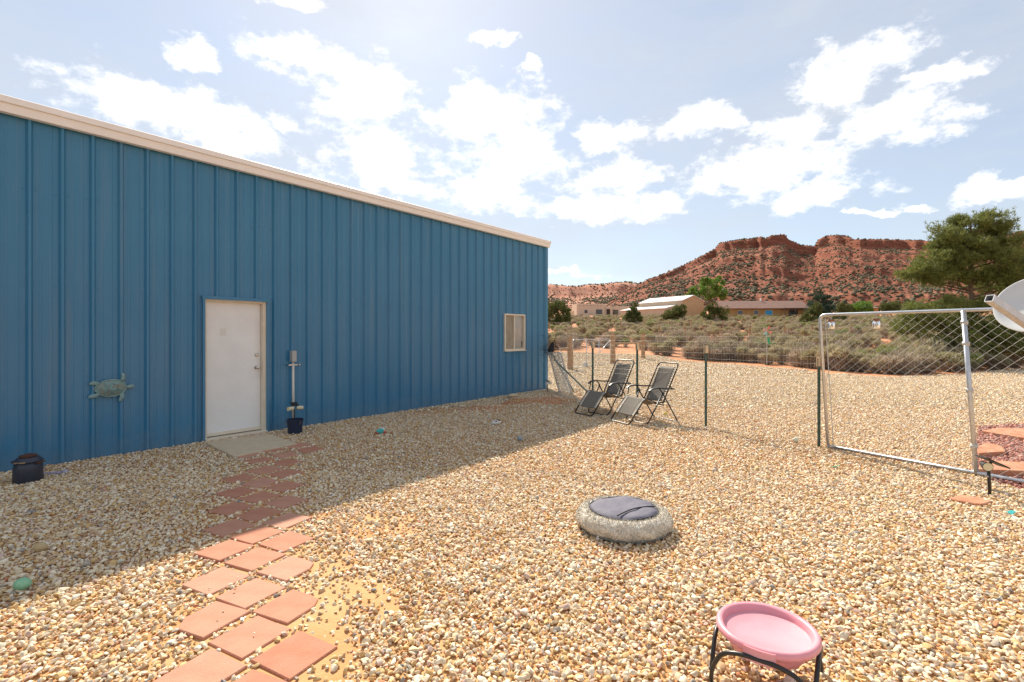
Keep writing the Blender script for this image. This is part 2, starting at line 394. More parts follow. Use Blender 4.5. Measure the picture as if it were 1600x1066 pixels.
# ------------------------------------------------------------------ instanced "stuff" (geometry nodes)
def scatter(name, pts, rot, scl, idx, protos, label, cat):
    me = bpy.data.meshes.new(name); n = len(pts); me.vertices.add(n)
    me.vertices.foreach_set('co', np.asarray(pts, np.float32).ravel())
    a = me.attributes.new('rot', 'FLOAT_VECTOR', 'POINT'); a.data.foreach_set('vector', np.asarray(rot, np.float32).ravel())
    a = me.attributes.new('scl', 'FLOAT_VECTOR', 'POINT'); a.data.foreach_set('vector', np.asarray(scl, np.float32).ravel())
    a = me.attributes.new('idx', 'INT', 'POINT'); a.data.foreach_set('value', np.asarray(idx, np.int32))
    me.update(); o = link(name, me); tag(o, label, cat, kind='stuff')
    c = bpy.data.collections.new(name+'_pieces')
    for i, p in enumerate(protos):
        q = bpy.data.objects.new('%s_piece_%02d' % (name, i), p); c.objects.link(q)
    ng = bpy.data.node_groups.new(name+'_scatter', 'GeometryNodeTree')
    ng.interface.new_socket('Geometry', in_out='INPUT', socket_type='NodeSocketGeometry')
    ng.interface.new_socket('Geometry', in_out='OUTPUT', socket_type='NodeSocketGeometry')
    N = ng.nodes; L = ng.links
    gi = N.new('NodeGroupInput'); go = N.new('NodeGroupOutput')
    ci = N.new('GeometryNodeCollectionInfo'); ci.inputs['Collection'].default_value = c
    ci.inputs['Separate Children'].default_value = True; ci.inputs['Reset Children'].default_value = True
    ip = N.new('GeometryNodeInstanceOnPoints'); ip.inputs['Pick Instance'].default_value = True
    def at(nm, t):
        k = N.new('GeometryNodeInputNamedAttribute'); k.data_type = t; k.inputs['Name'].default_value = nm
        return [s for s in k.outputs if s.enabled and s.name == 'Attribute'][0]
    L.new(gi.outputs[0], ip.inputs['Points']); L.new(ci.outputs[0], ip.inputs['Instance'])
    L.new(at('idx', 'INT'), ip.inputs['Instance Index'])
    e2r = N.new('FunctionNodeEulerToRotation'); L.new(at('rot', 'FLOAT_VECTOR'), e2r.inputs[0]); L.new(e2r.outputs[0], ip.inputs['Rotation'])
    L.new(at('scl', 'FLOAT_VECTOR'), ip.inputs['Scale']); L.new(ip.outputs[0], go.inputs[0])
    md = o.modifiers.new('scatter', 'NODES'); md.node_group = ng
    return o

def ico(sub=1):
    import bmesh
    bm = bmesh.new(); bmesh.ops.create_icosphere(bm, subdivisions=sub, radius=1.0)
    V = np.array([v.co[:] for v in bm.verts]); F = np.array([[v.index for v in f.verts] for f in bm.faces]); bm.free(); return V, F
ICO1, ICOF1 = ico(1); ICO2, ICOF2 = ico(2)
def stone_mesh(name, seed, m, sub=2):
    rs = np.random.RandomState(seed); V, F = (ICO2.copy(), ICOF2) if sub == 2 else (ICO1.copy(), ICOF1)
    for k in range(11):                                   # knock flats off the pebble
        d = rs.normal(size=3); d /= np.linalg.norm(d); h = rs.uniform(.36, .78)
        t = V@d; V = V-np.outer(np.maximum(0, t-h), d)*.9
    V *= (1+rs.normal(size=(len(V), 1))*.03)
    V *= np.array([1.15, rs.uniform(.6, .9), rs.uniform(.42, .66)])
    me = npmesh(name, V, F, m, smooth=sub == 2)
    if sub == 2: me.set_sharp_from_angle(angle=R(28))
    return me

# ================================================================== THE SETTING
D2 = Vector((0.6135, 0.7897, 0)); N2 = Vector((0.7897, -0.6135, 0))      # along the long wall / out of it
P0 = Vector((-5.948, 6.157, 0))
def W(s, w=0.0, z=0.0): return P0+D2*s+N2*w+Vector((0, 0, z))
def SX(px): return .3048*(px-46.51)/(54.977-.03909*px)                   # photo column -> metres along the wall
def WZ(px, py):                                                           # photo pixel on the wall -> height
    dep = 6.157*(1+.03909*SX(px)/.3048); return EYE-(py-HY)*dep/FOC
WALL_RZ = math.atan2(D2.y, D2.x)

# ground: one sheet of soil to the horizon
def make_ground():
    ys = np.concatenate([[-4000, -1500, -500, -150, -60, -20], np.linspace(-8, 60, 69), np.linspace(62, 320, 87), [380, 480, 650, 900, 1500, 2600, 5000]])
    xs = np.concatenate([[-5000, -2000, -800, -300, -120], np.linspace(-60, 160, 111), [200, 300, 500, 900, 2000, 5000]])
    X, Y = np.meshgrid(xs, ys); Z = gh(X, Y)+np.where((Y > 45) & (Y < 320), (fbm(X*.12, Y*.12)-.5)*.5, 0)
    bump = np.clip((Y-40)/6, 0, 1)*(Y < 320)*(fbm(X*.5+3, Y*.5)-.45)*.22
    Z = Z+np.maximum(bump, 0)-.012
    n, m = X.shape; I = np.arange(n*m).reshape(n, m)
    F = np.stack([I[:-1, :-1], I[:-1, 1:], I[1:, 1:], I[1:, :-1]], -1).reshape(-1, 4)
    o = link('ground', npmesh('ground', np.stack([X, Y, Z], -1).reshape(-1, 3), F, MT['soil'], True)); tag(o, kind='structure')
make_ground()

# gravel yard: sheet with an uneven far edge where it gives way to soil
far_edge = [(845, 549), (900, 551), (960, 553), (1030, 556), (1062, 563), (1100, 566), (1150, 570), (1200, 574), (1240, 577), (1296, 583), (1345, 586), (1397, 589), (1450, 587), (1504, 584), (1560, 579), (1600, 577), (1700, 574), (1900, 570)]
def make_yard():
    edge = [GT(x, y) for x, y in far_edge]
    fine = []
    for a, b in zip(edge[:-1], edge[1:]):
        for t in np.linspace(0, 1, 9)[:-1]: fine.append(a.lerp(b, float(t)))
    fine.append(edge[-1])
    V = []; F = []
    K = 90
    for p in fine:
        j = (fbm(p.x*.9, p.y*.9)-.5)*1.6; far = Vector((p.x, p.y+j, 0)); near = Vector((p.x*.35-8.0*(1-p.x/45), -8, 0))
        for k in range(K+1):
            t = (k/K); q = near.lerp(far, t); V.append((q.x, q.y, ghf(0, q.y)+((.002 if q.y < 14 else .012) if k < K else -.03)))
    n = len(fine)
    for i in range(n-1):
        for k in range(K): a = i*(K+1)+k; F.append((a, a+K+1, a+K+2, a+1))
    # a plain left flank, under and beside the building
    b = len(V); V += [(-30, -8, .004), tuple(V[0]), (V[K][0], V[K][1], .004), (-30, V[K][1], .004)]; F.append((b, b+1, b+2, b+3))
    o = link('gravel_yard', npmesh('gravel_yard', V, F, MT['gravel'])); tag(o, kind='structure')
make_yard()

# ------------------------------------------------------------------ mesas
def poly_interp(pts, x): return np.interp(x, [p[0] for p in pts], [p[1] for p in pts])
SKY1 = [(925, 489), (945, 478), (965, 463), (985, 452), (1010, 438), (1040, 427), (1075, 411), (1098, 399), (1118, 388), (1124, 380), (1150, 375), (1175, 373), (1190, 370), (1196, 373), (1205, 368), (1226, 366), (1232, 374), (1252, 383), (1273, 385), (1279, 374), (1290, 369), (1308, 367), (1326, 369), (1333, 374), (1380, 374), (1420, 375), (1500, 379), (1560, 372), (1590, 362), (1680, 356), (1800, 372), (2000, 390), (2300, 420), (2500, 470)]
def mesa1(a, t):            # a: column, t: 0 foot .. 1 rim .. >1 plateau
    sky = poly_interp(SKY1, a); u = (a-800)/FOC
    wgl = fbm(a*.02, a*0+3.3)
    Db = 300+60*(fbm(a*.008+5, a*0)-.5); Dr = 900+200*(wgl-.5)+np.clip((a-1250)*.25, -60, 150)
    zr = EYE+(HY-sky)/FOC*Dr; zb = 15.0
    tt = np.clip(t, 0, 1)
    D = Db+(Dr-Db)*np.where(t <= 1, t, 1+(t-1)*1.5)
    warp = tt+.05*(fbm(a*.03, tt*3+2)-.5)
    def step(c, w, h): return h*(1/(1+np.exp(-(warp-c)/w)))
    prof = .70*tt**1.1+step(.14, .010, .035)+step(.30, .008, .02)+step(.42, .010, .05)+step(.54, .008, .02)+step(.66, .010, .05)+step(.80, .008, .02)+step(.955, .007, .105)
    p1 = .70+.035+.02+.05+.02+.05+.02+.105*1.0
    prof = np.minimum(prof/p1, 1.0)
    gull = (fbm(a*.03+9, tt*2.6)-.5)*.055*np.sin(np.pi*np.clip(tt, 0, 1))+(fbm(a*.25, tt*40)-.5)*.014*np.clip(tt*6, 0, 1)*np.clip((1.02-tt)*12, 0, 1)
    z = zb+(zr-zb)*np.clip(prof+gull, -.02, 1.0)
    D = D+(fbm(a*.13+31, tt*9)-.5)*9*np.clip(tt*5, 0, 1)*np.clip((1-tt)*6, 0, 1)
    z = np.where(t > 1, zr-(t-1)*30, z)
    return u*D, D, z
def mesa2(a, t):
    sky = 444+3*np.sin(a*.03)+(fbm(a*.05, a*0+1)-.5)*5+np.clip((a-985)*.18, 0, 40); u = (a-800)/FOC
    Db = 640+100*(fbm(a*.01, a*0)-.5); Dr = 1500+200*(fbm(a*.015+7, a*0)-.5)
    zr = EYE+(HY-sky)/FOC*Dr; zb = 14.0; tt = np.clip(t, 0, 1)
    D = Db+(Dr-Db)*np.where(t <= 1, t, 1+(t-1)*1.5)
    w = tt+.06*(fbm(a*.04, tt*2)-.5)
    prof = .62*tt+.12/(1+np.exp(-(w-.3)/.01))+.26/(1+np.exp(-(w-.86)/.02)); prof = np.minimum(prof, 1)
    prof = prof+(fbm(a*.08+4, tt*3)-.5)*.09*np.sin(np.pi*tt)
    z = zb+(zr-zb)*np.clip(prof, 0, 1); z = np.where(t > 1, zr-(t-1)*30, z)
    return u*D, D, z
def make_mesa(name, fn, a0, a1, na, nt_, m):
    a = np.linspace(a0, a1, na); t = np.concatenate([np.linspace(0, 1, nt_), [1.06, 1.3, 1.7]])
    A, T = np.meshgrid(a, t); X, Y, Z = fn(A, T); n, mm = X.shape
    I = np.arange(n*mm).reshape(n, mm); F = np.stack([I[:-1, :-1], I[:-1, 1:], I[1:, 1:], I[1:, :-1]], -1).reshape(-1, 4)
    o = link(name, npmesh(name, np.stack([X, Y, Z], -1).reshape(-1, 3), F, m, False)); tag(o, kind='structure')
make_mesa('red_mesa_hill', mesa1, 925, 2500, 620, 150, MT['mesa'])
make_mesa('far_mesa_hill', mesa2, 380, 1130, 300, 80, MT['mesafar'])

MT['hillshrub'] = mat('hillside_juniper', (.055, .062, .030), .95, rnd=[(.060, .070, .035), (.11, .10, .055), (.17, .14, .085)])
def hill_shrubs():
    rs = np.random.RandomState(3); protos = []
    for i in range(4):
        V = ICO1*(1+rs.normal(size=(len(ICO1), 1))*.22); V[:, 2] = V[:, 2]*.75+.45
        protos.append(npmesh('hill_shrub_%d' % i, V, ICOF1, MT['hillshrub']))
    P = []; S = []
    for fn, a0, a1, n, smin, smax in ((mesa1, 930, 2000, 17000, .55, 1.6), (mesa2, 600, 1100, 8000, 1.0, 2.6)):
        a = rs.uniform(a0, a1, n*3); t = rs.uniform(.0, 1.03, n*3)
        dens = fbm(a*.02+40, t*5+7)**1.5*1.5*np.where(fn is mesa1, np.clip((a-935)/60, .15, 1), 1)+(np.abs(t-.99) < .03)*.5
        k = rs.rand(n*3) < dens; a, t = a[k][:n], t[k][:n]
        x, y, z = fn(a, t); P.append(np.stack([x, y, z], 1)); S.append(rs.uniform(smin, smax, len(a))*np.where(rs.rand(len(a)) < .12, 1.5, 1))
    P = np.concatenate(P); S = np.concatenate(S); n = len(P)
    rot = np.zeros((n, 3)); rot[:, 2] = rs.uniform(0, 6.28, n)
    scatter('hillside_shrubs', P, rot, np.stack([S, S, S*rs.uniform(.7, 1.2, n)], 1), rs.randint(0, 4, n), protos, 'dark junipers and brush dotted over the red mesa slopes', 'brush')
hill_shrubs()

# ================================================================== THE BLUE METAL BUILDING
S0, S1 = -7.34, 11.28            # wall ends (metres along the wall)
EAVE = 4.33
bld = empty('metal_building', W(0), 'long blue ribbed metal building with cream eave trim', 'building', WALL_RZ)
# local frame of the building: x along the wall, y into the building (so -y faces the yard)
def rib_profile(width):
    pts = [(0.0, 0.0)]; c = 0.0
    n = int(round(width/.3048))
    for i in range(n):
        b = i*.3048+.1524
        pts += [(b-.118, 0), (b-.110, .004), (b-.096, .004), (b-.088, 0), (b-.036, 0), (b-.013, .040), (b+.013, .040), (b+.036, 0)]
        pts += [(b+.088, 0), (b+.096, .004), (b+.110, .004), (b+.118, 0)]
    pts.append((width, 0.0)); return pts
def wall_panel(x0, width, z0, z1):
    prof = rib_profile(width); mb = MB(); n = len(prof)
    vs = [(x0+p[0], -p[1], z) for z in (z0, z1) for p in prof]
    mb.add(vs, [(i, i+1, n+i+1, n+i) for i in range(n-1)]); return mb
DS0, DS1 = SX(318.5), SX(416.0)             # door opening along the wall
DZ = WZ(318, 467); 
WS0, WS1 = SX(787.0), SX(819.0); WZ0, WZ1 = WZ(803, 547.5), WZ(803, 491.0)
xr = SX(45.6)-.1524                          # keep a rib at photo column 45.6 (dark flank a little left of it)
x = xr-.9144*8
panel_edges = []
while x < S1-.12:
    w = min(.9144, S1-.10-x); nr = max(1, int(w/.3048+.02)); w = nr*.3048 if w < .9 else .9144
    cuts = [(x, x+w, -.03, EAVE)]
    for (a, b, zb, zt) in ((DS0-.03, DS1+.03, -.03, DZ+.03), (WS0, WS1, WZ0, WZ1)):
        new = []
        for (c0, c1, q0, q1) in cuts:
            if b <= c0 or a >= c1 or zt <= q0 or zb >= q1: new.append((c0, c1, q0, q1)); continue
            if a > c0: new.append((c0, a, q0, q1))
            if b < c1: new.append((b, c1, q0, q1))
            if zb > q0: new.append((max(a, c0), min(b, c1), q0, zb))
            if zt < q1: new.append((max(a, c0), min(b, c1), zt, q1))
        cuts = new
    mb = MB(); prof = rib_profile(w)
    for (c0, c1, q0, q1) in cuts:
        pp = [(c0, np.interp(c0-x, [p[0] for p in prof], [p[1] for p in prof]))]+[(x+p[0], p[1]) for p in prof if c0-x+1e-4 < p[0] < c1-x-1e-4]+[(c1, np.interp(c1-x, [p[0] for p in prof], [p[1] for p in prof]))]
        n = len(pp); mb.add([(p[0], -float(p[1]), z) for z in (q0, q1) for p in pp], [(i, i+1, n+i+1, n+i) for i in range(n-1)])
    mb.build('wall_panel', MT['blue'], bld); panel_edges.append(x); x += w
XEND = x
# screw heads in rows along the girts
mb = MB()
for z in (.12, WZ(49, 591), WZ(110, 449), 3.45):
    k = -7
    while True:
        xs_ = xr+.1524+.3048*k; k += 1
        if xs_ > XEND-.1: break
        if xs_ < -.6: continue
        for dx in (-.058, .058):
            if (DS0-.05 < xs_+dx < DS1+.05 and z < DZ+.05) or (WS0-.05 < xs_+dx < WS1+.05 and WZ0-.05 < z < WZ1+.05): continue
            mb.box((xs_+dx, -.004, z+.004*math.sin(k*2.1)), (.013, .009, .013))
tag(mb.build('screw_heads', MT['blue'], bld), kind='stuff')
# body behind the skin, other walls and roof
DEP = 12.0
mb = MB()
mb.add([(S0, .02, -.03), (S0, DEP, -.03), (S0, DEP, EAVE), (S0, DEP/2, EAVE+1.0), (S0, .02, EAVE)], [(0, 1, 2, 3, 4)]); mb.build('end_wall', MT['blue'], bld)
mb = MB(); mb.add([(S1, .02, -.03), (S1, DEP, -.03), (S1, DEP, EAVE), (S1, DEP/2, EAVE+1.0), (S1, .02, EAVE)], [(4, 3, 2, 1, 0)]); mb.build('end_wall', MT['blue'], bld)
mb = MB(); mb.add([(S0, DEP, -.03), (S1, DEP, -.03), (S1, DEP, EAVE), (S0, DEP, EAVE)], [(0, 1, 2, 3)]); mb.build('back_wall', MT['blue'], bld)
mb = MB()
for zz in (0, .03):
    mb.add([(S0-.12, -.07, EAVE+.115+zz), (S1+.14, -.07, EAVE+.115+zz), (S1+.14, DEP/2, EAVE+1.08+zz), (S0-.12, DEP/2, EAVE+1.08+zz), (S1+.14, DEP+.1, EAVE+.115+zz), (S0-.12, DEP+.1, EAVE+.115+zz)], [(0, 1, 2, 3), (3, 2, 4, 5)])
mb.build('roof', MT['trimw'], bld)
# eave trim: sloping lower face with a paler upper lip, in three lengths with a visible lap
def trim_piece(a, b, o=0.0):
    pr = [(-.044, EAVE-.035), (-.105-o, EAVE-.028), (-.122-o, EAVE+.070), (-.145-o, EAVE+.078), (-.150-o, EAVE+.150), (-.10, EAVE+.172), (-.044, EAVE+.12)]
    m = MB(); n = len(pr); m.add([(a, p[0], p[1]) for p in pr]+[(b, p[0], p[1]) for p in pr], [(i, n+i, n+(i+1) % n, (i+1) % n) for i in range(n)]+[tuple(range(n)), tuple(n+i for i in reversed(range(n)))])
    return m
jo = SX(368); j2 = SX(752)
for i, (a, b) in enumerate(((S0-.12, jo+.03), (jo, j2+.03), (j2, S1+.155))):
    trim_piece(a, b, .003*(i % 2)).build('eave_trim', MT['trimw'], bld)
# corner trim: a boxed blue corner
mb = MB(); mb.box(((XEND+S1)/2+.02, -.018, EAVE/2-.03), (S1-XEND+.05, .05, EAVE)); mb.box((S1+.012, .06, EAVE/2-.03), (.04, .22, EAVE-.004))
mb.build('corner_trim', MT['blue'], bld)
# door: frame set in, slab on the inside
mb = MB()
mb.box((DS0-.012, -.022, DZ/2+.005), (.035, .05, DZ+.05)); mb.box((DS1+.012, -.022, DZ/2+.005), (.035, .05, DZ+.05)); mb.box(((DS0+DS1)/2, -.024, DZ+.022), (DS1-DS0+.075, .058, .05))
mb.build('door_trim', MT['blue'], bld)
mb = MB(); jd = .13
mb.box((DS0+.022, jd/2-.012, DZ/2+.01), (.034, jd, DZ-.004)); mb.box((DS1-.030, jd/2-.012, DZ/2+.01), (.050, jd, DZ-.004)); mb.box(((DS0+DS1)/2-.004, jd/2-.012, DZ-.014), (DS1-DS0-.092, jd-.004, .034))
mb.build('door_frame', MT['frame'], bld)
sx0, sx1 = DS0+.041, DS1-.057
mb = MB(); mb.box(((sx0+sx1)/2, .105, DZ/2+.022), (sx1-sx0-.006, .044, DZ-.10))
# pressed rim round the slab
door = mb.build('door', MT['white'], bld)
def knob(zc, r, name):
    m = MB(); Mx = Matrix.Rotation(R(90), 4, 'X').to_3x3()
    m.lathe([(.034, 0), (.034, .008), (.012, .012), (.012, .035), (r*.75, .040), (r, .055), (r*.92, .072), (.001, .078)], 16, (sx1-.068, .084, zc), M=Mx)
    m.build(name, MT['steel'], door, smooth=True, autos=40)
knob(WZ(401, 574.5), .030, 'door_knob'); 
m = MB(); m.lathe([(.030, 0), (.030, .016), (.022, .024), (.001, .026)], 16, (sx1-.066, .084, WZ(401, 555)), M=Matrix.Rotation(R(90), 4, 'X').to_3x3()); m.build('deadbolt', MT['steel'], door, autos=40)
mb = MB(); mb.box(((sx0+sx1)/2-.16, .082, WZ(350, 519)), (.085, .003, .115)); mb.build('faded_sticker', mat('faded_sticker', (.70, .66, .58), .6, (.74, .71, .66), 40), door)
mb = MB(); mb.box(((sx0+sx1)/2, .080, .085), (sx1-sx0, .012, .05)); mb.build('door_sweep', MT['frame'], door)
mb = MB(); mb.box(((DS0+DS1)/2, .03, .02), (DS1-DS0-.01, .19, .05)); mb.build('threshold', MT['frame'], bld)
mb = MB(); mb.box(((DS0+DS1)/2, .5, DZ/2), (DS1-DS0+.3, .02, DZ+.3)); mb.build('inner_lining', MT['dark'], bld)
# sliding window
MT['glassw'] = mat('dusty_window_glass', (.34, .33, .30), .10, (.42, .40, .36), 6, spec=.8)
MT['screen'] = mat('window_screen', (.30, .25, .18), .7, (.36, .31, .24), 6)
ww = WS1-WS0; wh = WZ1-WZ0
win = MB()
for (cx, cz, sx, sz) in ((WS0+.02, (WZ0+WZ1)/2, .04, wh), (WS1-.02, (WZ0+WZ1)/2, .04, wh), ((WS0+WS1)/2, WZ0+.02, ww-.08, .04), ((WS0+WS1)/2, WZ1-.02, ww-.08, .04)):
    win.box((cx, -.012, cz), (sx, .075, sz))
wo = win.build('window', MT['frame'], bld)
m = MB(); m.box(((WS0+WS1)/2-.01, -.004, (WZ0+WZ1)/2), (.035, .05, wh-.08)); m.build('meeting_rail', MT['frame'], wo)
m = MB(); m.box((WS0+.04+(ww/2-.075)/2, .012, (WZ0+WZ1)/2), (ww/2-.068, .006, wh-.08)); m.build('insect_screen', MT['screen'], wo)
m = MB(); m.box((WS1-.04-(ww/2-.03)/2, .022, (WZ0+WZ1)/2), (ww/2-.036, .006, wh-.08)); m.build('pane', MT['glassw'], wo)
m = MB(); m.box((WS1-.085, .014, WZ0+.17), (.022, .012, .16)); m.build('latch', MT['dark'], wo)
m = MB(); m.box(((WS0+WS1)/2, -.03, WZ0-.012), (ww+.05, .09, .02)); m.build('sill', MT['frame'], wo)

# concrete door step
pc = [(320.8, 691.5), (365, 712.5), (464, 692.5), (418.5, 677.5)]
pp = [G(x, y, .045) for x, y in pc]
o = MB().prism([(p.x, p.y) for p in pp], -.02, .045, .008).build('door_step', MT['conc']); tag(o, 'flat grey concrete slab in front of the white door', 'door step')

# ------------------------------------------------------------------ paver path
PV = [(-3.613, 6.817), (-3.417, 7.101), (-3.185, 7.379), (-3.300, 6.530), (-3.095, 6.830), (-2.880, 7.130), (-2.899, 6.413), (-3.004, 6.055), (-2.683, 5.905),
      (-3.104, 5.707), (-2.781, 5.548), (-2.456, 5.405), (-2.869, 5.216), (-2.541, 5.060), (-2.222, 4.915), (-2.647, 4.733), (-2.315, 4.582), (-1.985, 4.423),
      (-2.405, 4.270), (-2.095, 4.120), (-1.785, 3.980), (-2.185, 3.820), (-1.875, 3.673), (-1.565, 3.530), (-1.977, 3.363), (-1.662, 3.206), (-1.345, 3.050),
      (-1.742, 2.911), (-1.426, 2.749), (-1.115, 2.594), (-1.506, 2.436), (-1.196, 2.285), (-0.90, 2.17), (-1.33, 2.03)]
PV = [(x, y-.028*min(1, 3.2/y)) for x, y in PV]
def make_path():
    # sand bed the pavers lie in
    L_ = []; Rr = []
    rows = [(-3.30, 7.0), (-2.95, 6.3), (-2.78, 5.55), (-2.54, 5.06), (-2.31, 4.58), (-2.09, 4.12), (-1.87, 3.67), (-1.66, 3.2), (-1.43, 2.75), (-1.2, 2.3), (-.95, 1.8), (-.8, 1.2)]
    V = []; K = 14
    rs = random.Random(4)
    for i in range((len(rows)-1)*6+1):
        k = i/6; a = rows[int(min(k, len(rows)-2))]; b = rows[int(min(k, len(rows)-2))+1]; t = k-int(min(k, len(rows)-2))
        c = Vector((a[0]*(1-t)+b[0]*t, a[1]*(1-t)+b[1]*t, 0))
        hw = .50+.10*(fbm(k*1.1, 3.0)-.5)*2; hw2 = .60+(.26+.5*(fbm(k*.9+20, 8.0)-.5))*min(1, max(0, (k-3.5)/1.5))
        for j in range(K+1):
            s = j/K; off = -hw+(hw+hw2)*s; p = c+Vector((.905, -.425, 0))*off
            V.append((p.x, p.y, .0085+.004*math.sin(math.pi*s)*(.5+fbm(p.x*5, p.y*5)) if 0 < j < K else .0045))
    n = len(V)//(K+1); F = [(i*(K+1)+j, (i+1)*(K+1)+j, (i+1)*(K+1)+j+1, i*(K+1)+j+1) for i in range(n-1) for j in range(K)]
    path = link('path', npmesh('path', V, F, MT['sand'], True)); tag(path, kind='structure')
    h = .146
    for i, (x, y) in enumerate(PV):
        ang = R(-37 if i < 6 else (-31 if i < 9 else -26)+rs.uniform(-2.5, 2.5))
        poly = [(-h, -h), (h, -h), (h, h), (-h, h)]
        if i in (23, 26): poly = [(-h, -h), (h, -h), (h, h-.10), (h-.045, h-.02), (h-.12, h), (-h, h)]
        if i in (27,): poly = [(-h, -h+.09), (-h+.08, -h), (h, -h), (h, h), (-h, h)]
        o = MB().prism(poly, -.012, .022, .006).build('paver', MT['paver'], path)
        o.location = (x, y, .002+rs.uniform(-.003, .004)); o.rotation_euler = (rs.uniform(-.012, .012), rs.uniform(-.012, .012), ang)
    return path
make_path()

# ------------------------------------------------------------------ gravel stones (uncountable)
RED = [G(1528, 668), G(1640, 660), G(1760, 720), G(1600, 770), G(1545, 752), G(1525, 738)]
def inside(px, py, poly):
    c = np.zeros(len(px), bool); n = len(poly)
    for i in range(n):
        x1, y1 = poly[i][0], poly[i][1]; x2, y2 = poly[(i+1) % n][0], poly[(i+1) % n][1]
        k = ((y1 > py) != (y2 > py)) & (px < (x2-x1)*(py-y1)/((y2-y1) if y2 != y1 else 1e-9)+x1); c ^= k
    return c
def make_gravel():
    rs = np.random.RandomState(2)
    protos = [stone_mesh('gravel_stone_%d' % i, 50+i, MT['stone'], 2 if i < 8 else 1) for i in range(10)]
    P = []; S = []
    for (y0, y1, cell, sz) in ((1.5, 6.0, .0240, .0163), (6.0, 10.5, .030, .0197), (10.5, 20.0, .041, .0245), (20.0, 38.0, .074, .040)):
        gx = np.arange(-1.10*y1-.3 if y1 < 25 else 0.0, 1.10*y1+.5, cell); gy = np.arange(y0, y1, cell)
        X, Y = np.meshgrid(gx, gy); X = (X+rs.uniform(-.55, .55, X.shape)*cell).ravel(); Y = (Y+rs.uniform(-.55, .55, Y.shape)*cell).ravel()
        k = (np.abs(X) < 1.09*Y+.3) & ((X-P0.x)*N2.x+(Y-P0.y)*N2.y > .035-1e9*((X-P0.x)*D2.x+(Y-P0.y)*D2.y > S1+.05)) 
        k &= (Y < 17) | ((Y < np.interp(X/Y, [(q[0]-800)/FOC for q in far_edge], [GT(*q).y for q in far_edge])-.3+(fbm(X*.9, Y*.9)-.5)*1.4) & (X > .03*Y))
        X, Y = X[k], Y[k]
        s = sz*np.exp(rs.normal(size=len(X))*.26)
        P.append(np.stack([X, Y, s*.34], 1)); S.append(s)
    P = np.concatenate(P); S = np.concatenate(S)
    X, Y = P[:, 0], P[:, 1]; keep = np.ones(len(P), bool)
    # pavers, slab, bare sandy patches
    for i, (x, y) in enumerate(PV):
        a = R(-37 if i < 6 else (-31 if i < 9 else -26)); u = (X-x)*math.cos(a)+(Y-y)*math.sin(a); v = -(X-x)*math.sin(a)+(Y-y)*math.cos(a)
        ins = (np.abs(u) < .152) & (np.abs(v) < .152); keep &= ~(ins & (rs.rand(len(P)) > .004))
        P[ins, 2] += .016; S[ins] *= .55
    keep &= ~inside(X, Y, [(p.x, p.y) for p in pp])
    keep &= ~inside(X, Y, RED)
    dens = np.ones(len(P))
    def patch(px, py, rx, ry, amt):
        c = G(px, py); d = np.sqrt(((X-c.x)/rx)**2+((Y-c.y)/ry)**2)+ (fbm(X*3.1+px, Y*3.1)-.5)*1.3
        np.minimum(dens, 1-amt*np.clip((1.1-d)*2.2, 0, 1), out=dens)
    patch(545, 935, .40, .30, .78); patch(500, 985, .24, .3, .75); patch(585, 828, .40, .32, .62); patch(470, 1040, .3, .22, .7)
    patch(520, 880, .2, .2, .6); patch(478, 812, .2, .2, .5); patch(840, 628, 1.3, .8, .8); patch(745, 640, .9, .5, .7); patch(670, 645, .5, .4, .5); patch(1160, 628, .8, .6, .35)
    pathd = np.full(len(P), 9.0)
    for (x, y) in PV[6:]: pathd = np.minimum(pathd, np.hypot(X-x, Y-y))
    dens = np.where((pathd < .34), np.minimum(dens, .72), dens)
    keep &= rs.rand(len(P)) < dens
    P, S = P[keep], S[keep]; n = len(P)
    P[:, 2] += .005+rs.uniform(0, .011, n)+gh(0, P[:, 1])
    rot = np.stack([rs.normal(size=n)*.45, rs.normal(size=n)*.45, rs.uniform(0, 6.28, n)], 1)
    idx = np.where(P[:, 1] < 6, rs.randint(0, 8, n), rs.randint(8, 10, n))
    scatter('gravel_stones', P, rot, np.stack([S, S, S*rs.uniform(.8, 1.2, n)], 1), idx, protos, 'loose tan and cream gravel covering the whole yard', 'gravel')
    # red gravel bed by the flagstones
    c = [(p.x, p.y, .010) for p in RED]; o = link('red_gravel_bed', npmesh('red_gravel_bed', c, [list(range(len(c)))], MT['gravelr'])); tag(o, kind='structure')
    pr = [stone_mesh('red_gravel_stone_%d' % i, 80+i, MT['stoner'], 1) for i in range(5)]
    x = rs.uniform(4.5, 10, 26000); y = rs.uniform(4.0, 10.5, 26000); k = inside(x, y, RED); x, y = x[k], y[k]; n = len(x); s = .024*np.exp(rs.normal(size=n)*.28)
    scatter('red_gravel_stones', np.stack([x, y, .014+s*.2], 1), np.stack([rs.normal(size=n)*.5, rs.normal(size=n)*.5, rs.uniform(0, 6.28, n)], 1), np.stack([s, s, s], 1), rs.randint(0, 5, n), pr, 'dusty red crushed rock bed between the flagstones by the gate', 'gravel')
make_gravel()
